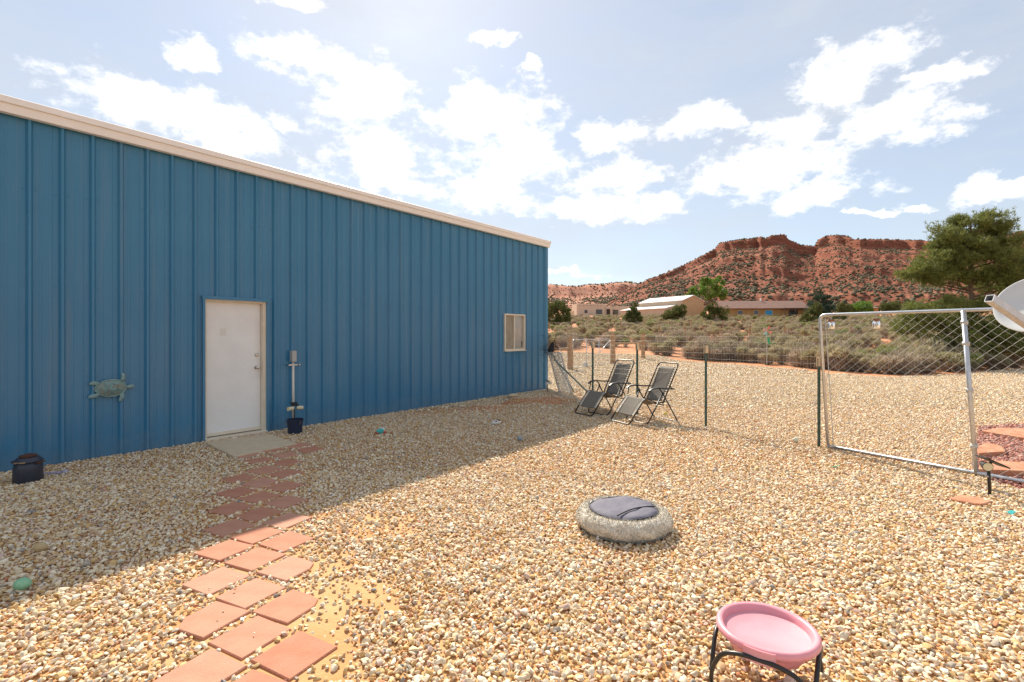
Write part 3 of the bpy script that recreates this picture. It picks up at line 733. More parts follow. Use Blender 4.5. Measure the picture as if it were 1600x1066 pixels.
def dirt_patches():
    for i, (px, py, rx, ry, rz) in enumerate(((848, 626, 1.6, .75, 52), (752, 640, 1.0, .5, 52), (660, 649, .55, .3, 52))):
        c = G(px, py); n = 40; V = [(0, 0, .022)]
        for k, rr in ((0, .6), (1, 1.0)):
            for j in range(n):
                a = 2*math.pi*j/n; w = rr*(.75+.55*fbm(math.cos(a)*1.7+9+i*5, math.sin(a)*1.7+9)); V.append((rx*w*math.cos(a), ry*w*math.sin(a), .018 if k == 0 else .003))
        F3 = [(0, 1+j, 1+(j+1) % n) for j in range(n)]; F4 = [(1+j, 1+n+j, 1+n+(j+1) % n, 1+(j+1) % n) for j in range(n)]
        me = bpy.data.meshes.new('bare_dirt'); me.from_pydata(V, [], F3+F4); me.materials.append(MT['soil']); me.update()
        tag(link('bare_dirt', me, None, c, R(rz)), kind='structure')
dirt_patches()
def subsoil():
    V = []; F = []; n = 90
    for i in range(n+1):
        u = -1.2+2.4*i/n; d = 11.2+1.6*(fbm(u*9+50, 4.0)-.5)
        for k, y in enumerate((.4, 3, 6, d)): V.append((u*y, y, .006 if k < 3 else .003))
    F = [(i*4+k, (i+1)*4+k, (i+1)*4+k+1, i*4+k+1) for i in range(n) for k in range(3)]
    tag(link('sandy_subsoil', npmesh('sandy_subsoil', V, F, MT['sand'])), kind='structure')
subsoil()

# ================================================================== VEGETATION
def frames(dirs, rs):
    d = dirs/np.maximum(np.linalg.norm(dirs, axis=1, keepdims=True), 1e-9); r = rs.normal(size=d.shape)
    s = np.cross(d, r); s /= np.maximum(np.linalg.norm(s, axis=1, keepdims=True), 1e-9); return d, s
def cards(P, dirs, L, Wd, rs, taper=.35):            # one narrow quad per leaf, root at P
    d, s = frames(dirs, rs); L = np.broadcast_to(np.asarray(L, float), (len(P),))[:, None]; Wd = np.broadcast_to(np.asarray(Wd, float), (len(P),))[:, None]
    V = np.stack([P-s*Wd*.35, P+s*Wd*.35, P+d*L+s*Wd*taper, P+d*L-s*Wd*taper], 1)
    V[:, 1] += d*L*.0; return V.reshape(-1, 3)
def quads(n): return np.arange(n*4).reshape(-1, 4)
def sticks(A, B, r):                                  # square wires / twigs between A and B, no caps
    A = np.asarray(A, float); B = np.asarray(B, float); d = B-A; d /= np.maximum(np.linalg.norm(d, axis=1, keepdims=True), 1e-9)
    ref = np.where(np.abs(d[:, 2:3]) < .9, np.array([[0, 0, 1.0]]), np.array([[1.0, 0, 0]])); s = np.cross(d, ref); s /= np.linalg.norm(s, axis=1, keepdims=True); t = np.cross(d, s)
    r = np.broadcast_to(np.asarray(r, float), (len(A),))[:, None]; n = len(A)
    ring = [s*r, t*r, -s*r, -t*r]; V = np.stack([A+q for q in ring]+[B+q*.75 for q in ring], 1).reshape(-1, 3)
    b = (np.arange(n)*8)[:, None]; F = np.concatenate([b+np.array([[j, (j+1) % 4, 4+(j+1) % 4, 4+j]]) for j in range(4)], 0); return V, F

MT['sage'] = mat('sagebrush_leaf', (.36, .32, .18), .85, (.46, .41, .25), 3, trans=.3, rnd=[(.36, .31, .20), (.42, .37, .21), (.50, .43, .30), (.36, .35, .18), (.56, .47, .33)])
MT['sagegreen'] = mat('rabbitbrush_leaf', (.27, .32, .10), .85, (.36, .39, .16), 3, trans=.3)
MT['sagedry'] = mat('dry_brush', (.44, .36, .26), .9, (.55, .47, .35), 4, trans=.2)
MT['twig'] = mat('grey_twig', (.28, .22, .165), .9, (.37, .31, .24), 6)
MT['juniper'] = mat('juniper_foliage', (.085, .105, .028), .85, (.135, .155, .045), 1.6, trans=.28, rnd=[(.09, .11, .028), (.13, .145, .042), (.115, .14, .038)])
MT['spruce'] = mat('blue_spruce_foliage', (.045, .085, .050), .85, (.075, .12, .075), 1.4, trans=.2)
MT['cotton'] = mat('cottonwood_foliage', (.10, .19, .028), .7, (.17, .28, .045), .9, trans=.4)
MT['pine'] = mat('pine_needles', (.155, .185, .045), .6, (.23, .255, .068), .9, trans=.32)
MT['bark'] = mat('grey_brown_bark', (.13, .085, .055), .95, (.20, .14, .095), 5, bump=.6, bscale=20)

def sage_mesh(seed, kind):                            # about 1 m wide, 0.8 m tall
    rs = np.random.RandomState(seed); lobes = []
    for i in range(rs.randint(7, 11)):
        a = rs.uniform(0, 6.28); rr = rs.uniform(.05, .36); lobes.append((rr*math.cos(a), rr*math.sin(a), rs.uniform(.28, .58), rs.uniform(.14, .24)))
    lobes = np.array(lobes); n = 1500 if kind != 'dry' else 500
    k = rs.randint(0, len(lobes), n); d = rs.normal(size=(n, 3)); d[:, 2] = np.abs(d[:, 2])*.9+.05*rs.normal(size=n); d /= np.linalg.norm(d, axis=1, keepdims=True)
    rad = lobes[k, 3]*rs.uniform(.55, 1.05, n)**.5
    P = lobes[k, :3]+d*rad[:, None]*np.array([1, 1, .95]); P[:, 2] = np.maximum(P[:, 2], .04)
    up = d+np.array([0, 0, .7])+rs.normal(size=(n, 3))*.45
    V1 = cards(P, up, rs.uniform(.05, .10, n), rs.uniform(.018, .034, n), rs)
    m = 90 if kind != 'dry' else 320
    th = rs.uniform(0, 6.28, m); tip = lobes[rs.randint(0, len(lobes), m), :3]+rs.normal(size=(m, 3))*.16; tip[:, 2] = np.maximum(tip[:, 2], .15)
    root = np.stack([np.cos(th)*.05, np.sin(th)*.05, np.zeros(m)], 1); mid = root*.4+tip*.6+rs.normal(size=(m, 3))*.05; mid[:, 2] *= .85
    Va, Fa = sticks(root, mid, .008); Vb, Fb = sticks(mid, tip+(tip-mid)*.25, .005)
    leaf = {'sage': MT['sage'], 'green': MT['sagegreen'], 'dry': MT['sagedry']}[kind]
    V = np.concatenate([V1, Va, Vb]); F = np.concatenate([quads(n), Fa+len(V1), Fb+len(V1)+len(Va)])
    me = npmesh('sagebrush_%d' % seed, V, F, leaf); me.materials.append(MT['twig'])
    mi = np.zeros(len(F), np.int32); mi[n:] = 1; me.polygons.foreach_set('material_index', mi); me.update(); return me

def make_sage():
    rs = np.random.RandomState(21)
    ms = [sage_mesh(100+i, 'sage') for i in range(7)]; mg = [sage_mesh(130+i, 'green') for i in range(3)]; md = [sage_mesh(150+i, 'dry') for i in range(3)]
    # where the gravel ends
    ex = np.array([(x-800)/FOC for x, y in far_edge]); ed = np.array([GT(x, y).y for x, y in far_edge])
    soilgap = np.interp(ex, [.08, .28, .42, .55, .64, .85, 1.03, 1.4], [.6, .8, 2.2, 2.4, 1.6, 1.2, 1.0, 1])
    pts = []
    rows = [(20, 34, .42), (34, 60, .25), (60, 90, .28), (90, 138, .22)]
    for y0, y1, dn in rows:
        area = .5*(1.25+.0)*(y1*y1-y0*y0); n = int(area*dn)
        D = np.sqrt(rs.uniform(y0*y0, y1*y1, n)); u = rs.uniform(.04, 1.22, n)
        k = D > np.interp(u, ex, ed+soilgap)+rs.uniform(0, .8, n); pts += list(zip(u[k]*D[k], D[k]))
    # a close front row along the soil edge
    for px in np.arange(1020, 1760, 17.0):
        u = (px-800)/FOC+rs.uniform(-.012, .012); d = float(np.interp(u, ex, ed+soilgap))+rs.uniform(-.2, .9); pts.append((u*d, d))
    pts = np.array(pts)
    keep = np.ones(len(pts), bool)
    for (bx, by, br) in ((TG(1050, 148).x, 152, 16), (TG(1195, 140).x, 143, 18)): keep &= np.hypot(pts[:, 0]-bx, pts[:, 1]-by) > br
    pts = pts[keep]; order = np.argsort(pts[:, 1]); pts = pts[order]
    near, far = pts[:290], pts[290:]
    look = {'sage': 'grey-green sagebrush', 'green': 'fresh yellow-green rabbitbrush', 'dry': 'dry straw-coloured brush'}
    def where(x, y):
        px = 800+FOC*x/y; z = 'behind the timber fence' if px < 1010 else 'straight behind the recliners' if px < 1075 else 'between the recliners and pinwheel' if px < 1190 else 'between the pinwheel and pipe gate' if px < 1280 else 'behind the left half of the gate' if px < 1400 else 'under the big pine' if px < 1540 else 'at the right edge behind the dish'
        d = float(np.interp(x/y, ex, ed+soilgap)); q = 'at the soil edge' if y < d+1.6 else 'a few metres back' if y < d+6 else 'far back'
        return q, z
    for i, (x, y) in enumerate(near):
        r = rs.rand(); kind = 'sage' if r < (.55 if i < 70 else .70) else ('dry' if r < .88 else 'green')
        me = {'sage': ms, 'dry': md, 'green': mg}[kind]; me = me[rs.randint(len(me))]
        o = link('sagebrush' if kind == 'sage' else ('dry_brush' if kind == 'dry' else 'rabbitbrush'), me)
        s = rs.uniform(1.0, 1.75)*(1.0 if kind != 'green' else .75); o.location = (x, y, ghf(x, y)-.03); o.rotation_euler = (0, 0, rs.uniform(0, 6.28)); o.scale = (s, s, s*rs.uniform(.8, 1.15))
        q, z_ = where(x, y); size = 'low' if o.scale[2] < 1.15 else 'tall' if o.scale[2] > 1.5 else 'middling'
        tag(o, '%s %s %s %s' % (size, look[kind], q, z_), 'brush' if kind == 'dry' else 'shrub', '%s %s %s, %s' % (size, look[kind], q, z_))
    n = len(far); s = rs.uniform(.9, 1.6, n); z = gh(far[:, 0], far[:, 1])-.05
    rot = np.zeros((n, 3)); rot[:, 2] = rs.uniform(0, 6.28, n)
    scatter('distant_sagebrush', np.column_stack([far, z]), rot, np.column_stack([s, s, s*rs.uniform(.75, 1.05, n)]), rs.choice(13, n, p=[.1]*7+[.04]*3+[.06]*3), ms+mg+md, 'grey-green sagebrush filling the rising field towards the houses', 'brush')
make_sage()

def juniper_mesh(seed, shape, leaf, n=5200, bark=True):
    # shape: list of (x,y,z,rx,ry,rz) lobes, unit = metres
    rs = np.random.RandomState(seed); cl = []
    vol = np.array([s[3]*s[4]*s[5] for s in shape]); pr = vol**.7/np.sum(vol**.7)
    nc = 95; k = rs.choice(len(shape), nc, p=pr); d = rs.normal(size=(nc, 3)); d /= np.linalg.norm(d, axis=1, keepdims=True)
    S = np.array(shape); C = S[k, :3]+d*S[k, 3:]*(rs.uniform(.35, 1, nc)**.5)[:, None]; cr = S[k, 3:].mean(1)*rs.uniform(.16, .30, nc)
    q = rs.randint(0, nc, n); e = rs.normal(size=(n, 3)); e /= np.linalg.norm(e, axis=1, keepdims=True)
    P = C[q]+e*(cr[q]*rs.uniform(.3, 1, n)**.6)[:, None]; P[:, 2] = np.maximum(P[:, 2], .08)
    sz = cr.mean(); V1 = cards(P, e+np.array([0, 0, .5])+rs.normal(size=(n, 3))*.4, rs.uniform(.45, .9, n)*sz, rs.uniform(.28, .5, n)*sz, rs)
    return npmesh('crown_%d' % seed, V1, quads(n), leaf)
def tree(name, label, cat, px, D, shape, leaf, seed, trunk_h, trunk_r, group=None, n=5200, scale=1.0):
    p = TG(px, D); r = empty(name, p-Vector((0, 0, .05)), label, cat, random.Random(seed).uniform(0, .5)-.25, group)
    cr = link('crown', juniper_mesh(seed, shape, leaf, n), r)
    rs = random.Random(seed); m = MB()
    top = max(s[2] for s in shape)
    m.tube([(0, 0, -.2), (.04*trunk_h, .02, trunk_h*.5), (-.02*trunk_h, .03, trunk_h)], [trunk_r, trunk_r*.75, trunk_r*.45], 8)
    for s in shape[:6]:
        m.tube([(0, 0, trunk_h*.45), (s[0]*.5, s[1]*.5, trunk_h*.5+s[2]*.3), (s[0]*.9, s[1]*.9, s[2])], [trunk_r*.5, trunk_r*.35, trunk_r*.15], 6)
    m.build('trunk', MT['bark'], r); return r
tree('juniper_tree', 'broad dark juniper beside the corner of the blue building', 'tree', 870, 80, [(0, 0, 2.0, 2.1, 2, 1.8), (-1.1, .2, 2.4, 1.4, 1.4, 1.4), (1.2, -.2, 1.7, 1.3, 1.3, 1.4), (.3, 0, 3.2, 1.2, 1.2, .9)], MT['juniper'], 301, 2.2, .22)
tree('juniper_tree', 'narrow cone-shaped juniper left of the tan metal barn', 'tree', 990, 85, [(0, 0, 1.2, 1.6, 1.6, 1.1), (0, 0, 2.2, 1.1, 1.1, 1.0), (.05, 0, 3.1, .6, .6, .75)], MT['juniper'], 302, 2.4, .16)
tree('juniper_tree', 'rounded leaning juniper in front of the tan metal barn', 'tree', 1055, 98, [(0, 0, 1.6, 2.1, 1.9, 1.3), (.9, 0, 2.4, 1.5, 1.4, 1.1), (-1.2, .2, 1.5, 1.2, 1.2, 1.0)], MT['juniper'], 303, 1.6, .2)
tree('juniper_tree', 'wide two-lobed juniper between the metal barn and brown house', 'tree', 1117, 94, [(-.9, 0, 1.7, 1.6, 1.5, 1.6), (-.4, 0, 3.0, 1.0, 1.0, 1.2), (1.4, .2, 2.0, 1.5, 1.4, 1.3), (.3, 0, 1.2, 1.8, 1.5, 1.0)], MT['juniper'], 304, 1.8, .2)
tree('juniper_tree', 'small light green juniper near the corner of the pipe gate', 'tree', 1270, 86, [(0, 0, 1.5, 1.5, 1.4, 1.4), (.4, 0, 2.8, 1.0, 1.0, 1.0), (-1.0, 0, 1.1, 1.0, 1.0, .9)], MT['juniper'], 305, 1.7, .17)
tree('spruce_tree', 'tall blue-green conifer at the right end of the brown house', 'tree', 1277, 135, [(0, 0, 2.4, 3.2, 3.0, 2.0), (0, 0, 4.6, 2.4, 2.3, 1.8), (.1, 0, 6.6, 1.3, 1.3, 1.5), (2.6, .5, 2.8, 2.4, 2.2, 2.4), (2.8, .5, 5.0, 1.4, 1.4, 1.3)], MT['spruce'], 306, 5.0, .28)
tree('cottonwood_tree', 'bright green leafy cottonwood behind the tan metal barn', 'tree', 1108, 172, [(0, 0, 9.0, 4.2, 4, 3.6), (2.4, 0, 11.0, 2.8, 2.6, 2.4), (-4.2, 0, 7.6, 3.2, 3, 2.0), (4.0, 0, 8.0, 2.6, 2.6, 2.2), (-1.0, 0, 12.0, 2.0, 2, 1.6), (-7.0, 0, 6.8, 1.8, 1.8, 1.2)], MT['cotton'], 307, 7.0, .4, n=8000)
for i, (px, D, w, h) in enumerate(((1318, 150, 2.6, 4.4), (1345, 155, 3.4, 4.8), (1392, 150, 3.2, 5.0), (1312, 100, 1.3, 2.0))):
    tree('juniper_tree', ['rounded green tree between the blue-green conifer and orange shed', 'wide green tree just left of the orange shed', 'green tree just right of the orange shed', 'low round juniper behind the left hanging jar'][i], 'tree', px, D, [(0, 0, h*.5, w, w*.9, h*.42), (w*.4, 0, h*.65, w*.6, w*.6, h*.3), (-w*.5, 0, h*.45, w*.6, w*.6, h*.35)], MT['juniper'] if i != 1 else MT['cotton'], 320+i, h*.5, .16, n=3500)

# ---- the big pine by the gate: limbs carrying tufts of needles
def pine(label, px, D, H, lobes, seed, ntuft, lean=0.0):
    lobes = [(a*1.08, b*1.08, c*1.05, d*1.1, e*1.1, f*1.12, w) for a, b, c, d, e, f, w in lobes]
    p = TG(px, D); root = empty('pine_tree', p-Vector((0, 0, .05)), label, 'tree')
    rs = np.random.RandomState(seed); m = MB()
    m.tube([(0, 0, -.2), (.05, 0, H*.3), (lean*.4, .05, H*.6), (lean, 0, H*.93)], [.17, .14, .09, .03], 9)
    T = []
    for (cx, cy, cz, rx, ry, rz, w) in lobes:
        for b in range(int(5*w)):
            a = rs.normal(size=3); a /= np.linalg.norm(a); e = np.array([cx, cy, cz])+a*np.array([rx, ry, rz])*rs.uniform(.5, .95)
            z0 = max(.3, min(H*.85, e[2]-.25*np.hypot(e[0], e[1])-.2)); s0 = np.array([lean*z0/H, 0, z0]); mid = s0*.45+e*.55+np.array([0, 0, -.10])
            m.tube([s0, mid, e], [.05, .03, .010], 5)
        nt = int(ntuft*w); d = rs.normal(size=(nt, 3)); d /= np.linalg.norm(d, axis=1, keepdims=True); d[:, 2] = np.where(d[:, 2] < -.3, -d[:, 2]*.5, d[:, 2])
        # tufts gather in sprays
        ns = max(8, nt//30); sd = rs.normal(size=(ns, 3)); sd /= np.linalg.norm(sd, axis=1, keepdims=True); sc = np.array([cx, cy, cz])+sd*np.array([rx, ry, rz])*(rs.uniform(.25, 1, ns)**.45)[:, None]
        q = rs.randint(0, ns, nt); T.append(np.concatenate([sc[q]+rs.normal(size=(nt, 3))*np.array([.17, .17, .12]), (sd[q]*.6+rs.normal(size=(nt, 3))*.45+np.array([0, 0, .55]))], 1))
    T = np.concatenate(T); k = 9; n = len(T)
    P = np.repeat(T[:, :3], k, 0); dr = np.repeat(T[:, 3:], k, 0); dr /= np.linalg.norm(dr, axis=1, keepdims=True); dr = dr+rs.normal(size=dr.shape)*.55
    V = cards(P, dr, rs.uniform(.12, .23, n*k), .026, rs, taper=.2)
    link('crown', npmesh('crown', V, quads(n*k), MT['pine']), root); m.build('trunk', MT['bark'], root)
pine('large spreading pine rising behind the chain-link gate', 1517, 25, 8.0,
     [(-.2, 0, 6.6, .8, .8, .6, .8), (.9, .1, 6.9, .8, .8, .5, .7), (1.3, .2, 6.0, 1.2, 1.1, .7, 1.2), (-.6, -.2, 5.7, 1.1, 1.0, .7, 1.2), (-1.7, 0, 5.0, .9, .8, .5, .8), (.2, -.3, 5.0, 1.5, 1.3, .7, 1.5), (2.1, .2, 5.0, 1.1, 1.0, .7, 1.0), (-2.5, 0, 4.55, .5, .5, .3, .35), (-1.3, .1, 4.4, 1.0, .9, .4, .7), (1.6, 0, 4.2, 1.3, 1.1, .5, 1.0), (-1.5, -.1, 6.3, .4, .4, .5, .35),
      (-1.6, -.2, 2.6, 1.5, 1.2, .7, 1.4), (.3, -.3, 2.5, 1.5, 1.2, .8, 1.4), (2.1, -.2, 2.6, 1.4, 1.2, .8, 1.3), (-2.6, 0, 2.2, .8, .8, .6, .6), (-.6, -.6, 1.5, 1.6, 1.2, .7, 1.2), (1.6, -.6, 1.4, 1.6, 1.2, .7, 1.2), (3.0, 0, 1.9, 1.0, 1.0, .9, .8)], 401, 1100)
pine('second pine at the right edge behind the satellite dish', 1640, 28, 7.0,
     [(0, 0, 5.6, 1.3, 1.2, .9, 1.2), (-1.0, 0, 4.6, 1.2, 1.1, .8, 1.2), (1.0, 0, 4.4, 1.2, 1.1, .8, 1.0), (-.9, -.1, 3.2, 1.4, 1.2, .8, 1.2), (.8, 0, 2.6, 1.5, 1.3, .9, 1.2), (-.8, 0, 1.6, 1.6, 1.3, .8, 1.2), (0, 0, 6.5, .7, .7, .5, .5)], 402, 850)

# ================================================================== HOUSES BEYOND THE FIELD
MT['tanmetal'] = mat('tan_metal_siding', (.52, .42, .30), .6, (.56, .46, .34), .6)
MT['tangable'] = mat('ochre_gable_siding', (.50, .33, .17), .65, (.54, .37, .20), .6)
MT['whiteroof'] = mat('white_metal_roof', (.78, .77, .74), .4)
MT['adobe'] = mat('adobe_plaster', (.60, .48, .36), .9, (.64, .53, .41), .5)
MT['brownroof'] = mat('brown_shingle_roof', (.20, .105, .080), .9, (.25, .14, .11), 1.0)
MT['ochre'] = mat('ochre_house_wall', (.34, .21, .075), .85, (.38, .25, .10), .6)
MT['bluepaint'] = mat('bright_blue_shade', (.03, .30, .55), .6)
MT['darkwood'] = mat('dark_beam_wood', (.06, .035, .025), .8)
MT['orangewall'] = mat('orange_shed_wall', (.52, .24, .08), .8)
MT['glass'] = mat('dark_window_glass', (.04, .05, .06), .12, spec=.7)
def metal_barn():
    c0 = TG(1066, 145); r = empty('metal_barn', c0-Vector((0, 0, .4)), 'tan metal barn with white roof and a lower lean-to side', 'barn', math.atan2(4.9, 8.2))
    # local x along the gable face, y back along the long side
    gw, ln, he, hp = 9.4, 17.0, 5.4, 7.0
    m = MB(); m.add([(0, 0, 0), (gw, 0, 0), (gw, 0, he), (gw/2, 0, hp), (0, 0, he)], [(0, 1, 2, 3, 4)]); m.build('gable_wall', MT['tangable'], r)
    m = MB(); m.add([(0, 0, 0), (0, ln, 0), (0, ln, he), (0, 0, he), (gw, 0, 0), (gw, ln, 0), (gw, ln, he), (gw, 0, he), (gw/2, ln, hp)], [(0, 3, 2, 1), (4, 5, 6, 7), (1, 2, 8, 6, 5)]); m.build('side_wall', MT['tanmetal'], r)
    m = MB()
    for sx in (0, 1):
        x0, x1 = (-.25, gw/2) if sx == 0 else (gw+.25, gw/2)
        m.add([(x0, -.25, he-.06), (x1, -.25, hp+.03), (x1, ln+.25, hp+.03), (x0, ln+.25, he-.06), (x0, -.25, he-.2), (x1, -.25, hp-.11), (x1, ln+.25, hp-.11), (x0, ln+.25, he-.2)], [(0, 1, 2, 3), (4, 7, 6, 5), (0, 4, 5, 1), (3, 2, 6, 7), (0, 3, 7, 4)])
    m.build('roof', MT['whiteroof'], r)
    m = MB(); m.add([(-5, 2, 0), (-5, ln+3, 0), (-5, ln+3, 3.0), (-5, 2, 3.0), (-.02, 2, 0), (-.02, 2, 4.0), (-.02, ln+3, 4.0), (-.02, ln+3, 0)], [(0, 3, 2, 1), (0, 4, 5, 3), (1, 2, 6, 7)]); m.build('lean_to_wall', MT['tanmetal'], r)
    m = MB(); m.add([(-5.3, 1.7, 3.02), (.0, 1.7, 4.1), (.0, ln+3.3, 4.1), (-5.3, ln+3.3, 3.02), (-5.3, 1.7, 2.84), (.0, 1.7, 3.95), (.0, ln+3.3, 3.95), (-5.3, ln+3.3, 2.84)], [(0, 1, 2, 3), (4, 7, 6, 5), (0, 4, 5, 1), (0, 3, 7, 4)]); m.build('lean_to_roof', MT['whiteroof'], r)
metal_barn()
def brown_house():
    r = empty('house', TG(1196, 142)-Vector((0, 0, .3)), 'long low brown-roofed house with ochre walls below the red mesa', 'house', R(-4))
    w, d, he, hp = 23.0, 9.0, 3.0, 5.3
    m = MB(); m.box((0, d/2, he/2), (w, d, he)); m.build('wall', MT['ochre'], r)
    m = MB(); m.add([(-w/2-.6, -.7, he-.1), (w/2+.6, -.7, he-.1), (w/2+.6, d/2, hp), (-w/2-.6, d/2, hp), (w/2+.6, d+.7, he-.1), (-w/2-.6, d+.7, he-.1), (-w/2-.6, -.7, he-.3), (w/2+.6, -.7, he-.3)], [(0, 1, 2, 3), (3, 2, 4, 5), (6, 7, 1, 0), (0, 3, 5), (1, 4, 2)])
    rf = m.build('roof', MT['brownroof'], r)
    m = MB(); m.box((.6, d/2+.1, hp+.25), (.35, .35, 1.1)); m.build('chimney', MT['whiteroof'], rf)
    m = MB(); m.box((-4.2, 1.7, he+.75), (.9, .5, .35)); m.build('roof_vent', MT['whiteroof'], rf)
    for (x, z, ww_, hh, mt_) in ((.9, 1.65, 1.9, 1.2, MT['bluepaint']), (-2.6, 1.7, 1.2, 1.0, MT['glass']), (-7.0, 1.7, 1.4, 1.0, MT['glass'])):
        f = MB().box((x, -.05, z), (ww_+.2, .1, hh+.2)).build('window', MT['adobe'], r); MB().box((x, -.12, z), (ww_, .05, hh)).build('pane', mt_, f)
    pg = MB().box((7.2, -2.4, 2.62), (6.4, .16, .18)); pg.box((7.2, -.35, 2.62), (6.4, .16, .18))
    for i in range(13): pg.box((4.15+i*.5, -1.4, 2.80), (.10, 3.0, .16))
    for x in (4.2, 7.2, 10.2): pg.box((x, -2.4, 1.26), (.18, .18, 2.52))
    pg.build('pergola', MT['darkwood'], r)
    MB().box((7.6, -.06, 1.25), (2.4, .08, 2.1)).build('patio_door', MT['glass'], r)
brown_house()
def adobe_house():
    r = empty('adobe_house', TG(935, 172)-Vector((0, 0, .3)), 'flat-roofed pale adobe house far left of the metal barn', 'house', R(5))
    MB().box((-2.8, 3, 2.1), (10, 8, 4.2)).build('wall', MT['adobe'], r); MB().box((8.3, 4, 1.75), (12.0, 7, 3.5)).build('wall', MT['adobe'], r)
    for i in range(7): MB().tube([(-6.8+i*1.25, -1.0, 3.55), (-6.8+i*1.25, -1.45, 3.53)], .11, 6).build('roof_beam', MT['darkwood'], r)
    for (x, y, z, w_, h_) in ((-4.6, -1.02, 1.5, .7, .7), (0, -1.02, 1.4, 1.8, 1.3), (6.2, .48, 1.4, 1.5, 1.3), (10.2, .48, 1.5, 2.2, 1.2), (12.9, .48, 1.5, .8, 1.0)):
        f = MB().box((x, y, z), (w_+.3, .08, h_+.3)).build('window', MT['darkwood'], r); MB().box((x, y-.06, z), (w_, .06, h_)).build('pane', MT['glass'], f)
    MB().box((3.2, -.4, 1.7), (2.4, 1.2, 3.3)).build('entry_porch', MT['adobe'], r); MB().box((3.2, -1.03, 1.3), (1.3, .08, 2.2)).build('door', MT['darkwood'], r)
adobe_house()
def shed():
    r = empty('garden_shed', TG(1362, 160)-Vector((0, 0, .2)), 'small orange shed with a pale flat roof beyond the pipe gate', 'shed', R(-6))
    MB().box((0, 2, 1.4), (5.0, 3.6, 2.8)).build('wall', MT['orangewall'], r); MB().box((0, 2, 2.92), (5.6, 4.3, .22)).build('roof', MT['whiteroof'], r)
    MB().box((-.8, .17, 1.1), (1.0, .06, 2.1)).build('door', MT['darkwood'], r)
shed()

# ranch fences crossing the brush
def ranch_fence(label, posts, h, r):
    a = TG(*posts[0]); root = empty('ranch_fence', a, label, 'fence'); P = []
    for px, D in posts:
        p = TG(px, D)-a; P.append(p)
        MB().tube([p-Vector((0, 0, .2)), p+Vector((.02, 0, h*.5)), p+Vector((0, 0, h))], [r, r*.95, r*.8], 7).build('fence_post', MT['wood'], root)
    A = []; B = []
    for p, q in zip(P[:-1], P[1:]):
        for k in (.35, .62, .9): A.append(p+Vector((0, 0, h*k))); B.append(q+Vector((0, 0, h*k)))
    V, F = sticks([tuple(v) for v in A], [tuple(v) for v in B], .008); link('fence_wire', npmesh('fence_wire', V, F, MT['wire']), root)
ranch_fence('nearer wooden-post wire fence crossing the sagebrush', [(1030, 52), (1070, 50), (1125, 51), (1172, 50.5), (1226, 50), (1269, 50), (1330, 49), (1400, 48)], 1.45, .08)
ranch_fence('middle wire fence line left of the tan barn', [(858, 66), (893, 66), (932, 66), (970, 66), (1008, 66), (1046, 68), (1080, 70), (1130, 72), (1200, 74)], 1.35, .07)
ranch_fence('farthest rail fence along the house yards', [(880, 128), (910, 128), (945, 128), (1005, 126), (1040, 125), (1080, 124), (1140, 122), (1170, 122), (1197, 122), (1224, 122), (1246, 122), (1275, 122), (1310, 122)], 1.3, .07)

# ================================================================== YARD FENCES
def post_rail_fence():
    A = [G(890.7, 579), G(957, 570), G(1004.5, 563.6)]
    root = empty('timber_fence', A[0], 'rough timber post and rail fence beyond the chairs', 'fence'); o = A[0]
    for i, (p, h) in enumerate(zip(A, (1.55, 1.72, 1.80))):
        q = p-o; r = (.14, .16, .14)[i]
        MB().tube([q-Vector((0, 0, .2)), q+Vector((.02, .01, h*.35)), q+Vector((-.01, 0, h*.7)), q+Vector((.01, 0, h))], [r, r*.94, r*.97, r*.88], 10).build('fence_post', MT['wood'], root, autos=50)
    def rail(p, q, z, r=.055): MB().tube([p-o+Vector((0, 0, z)), (p+q)/2-o+Vector((0, 0, z-.02)), q-o+Vector((0, 0, z+.02))], [r, r*.9, r], 8).build('rail', MT['wood'], root, autos=50)
    rail(A[1], A[2], 1.16); E_ = Vector((1.5, 21.2, 0)); rail(E_, A[0], 1.02)
    g = empty('tube_gate', (A[0]+A[1])/2, 'small galvanised tube gate between two timber posts', 'gate'); go = (A[0]+A[1])/2
    d = (A[1]-A[0]).normalized(); a = A[0]+d*.28-go; b = A[1]-d*.28-go; up = Vector((0, 0, 1))
    MB().tube(rounded([a+up*.08, a+up*1.42, b+up*1.42, b+up*.08], .15), .022, 8).build('frame', MT['galv'], g, smooth=True)
    MB().tube([a+up*.10, b+up*.10], .02, 8).build('bottom_rail', MT['galv'], g, smooth=True)
    for t in (.33, .66): MB().tube([a.lerp(b, t)+up*.1, a.lerp(b, t)+up*1.42], .018, 8).build('upright', MT['galv'], g, smooth=True)
    MB().tube([a.lerp(b, .66)+up*.7, b+up*1.38], .016, 8).build('brace', MT['galv'], g, smooth=True)
    L_ = (b-a).length; n = int(L_/.1); A_ = [a.lerp(b, i/n)+up*.1 for i in range(n+1)]+[a+up*(.1+.1*k) for k in range(14)]; B_ = [a.lerp(b, i/n)+up*1.42 for i in range(n+1)]+[b+up*(.1+.1*k) for k in range(14)]
    V, F = sticks([tuple(v) for v in A_], [tuple(v) for v in B_], .002); link('wire_mesh', npmesh('wire_mesh', V, F, MT['wire']), g)
post_rail_fence()

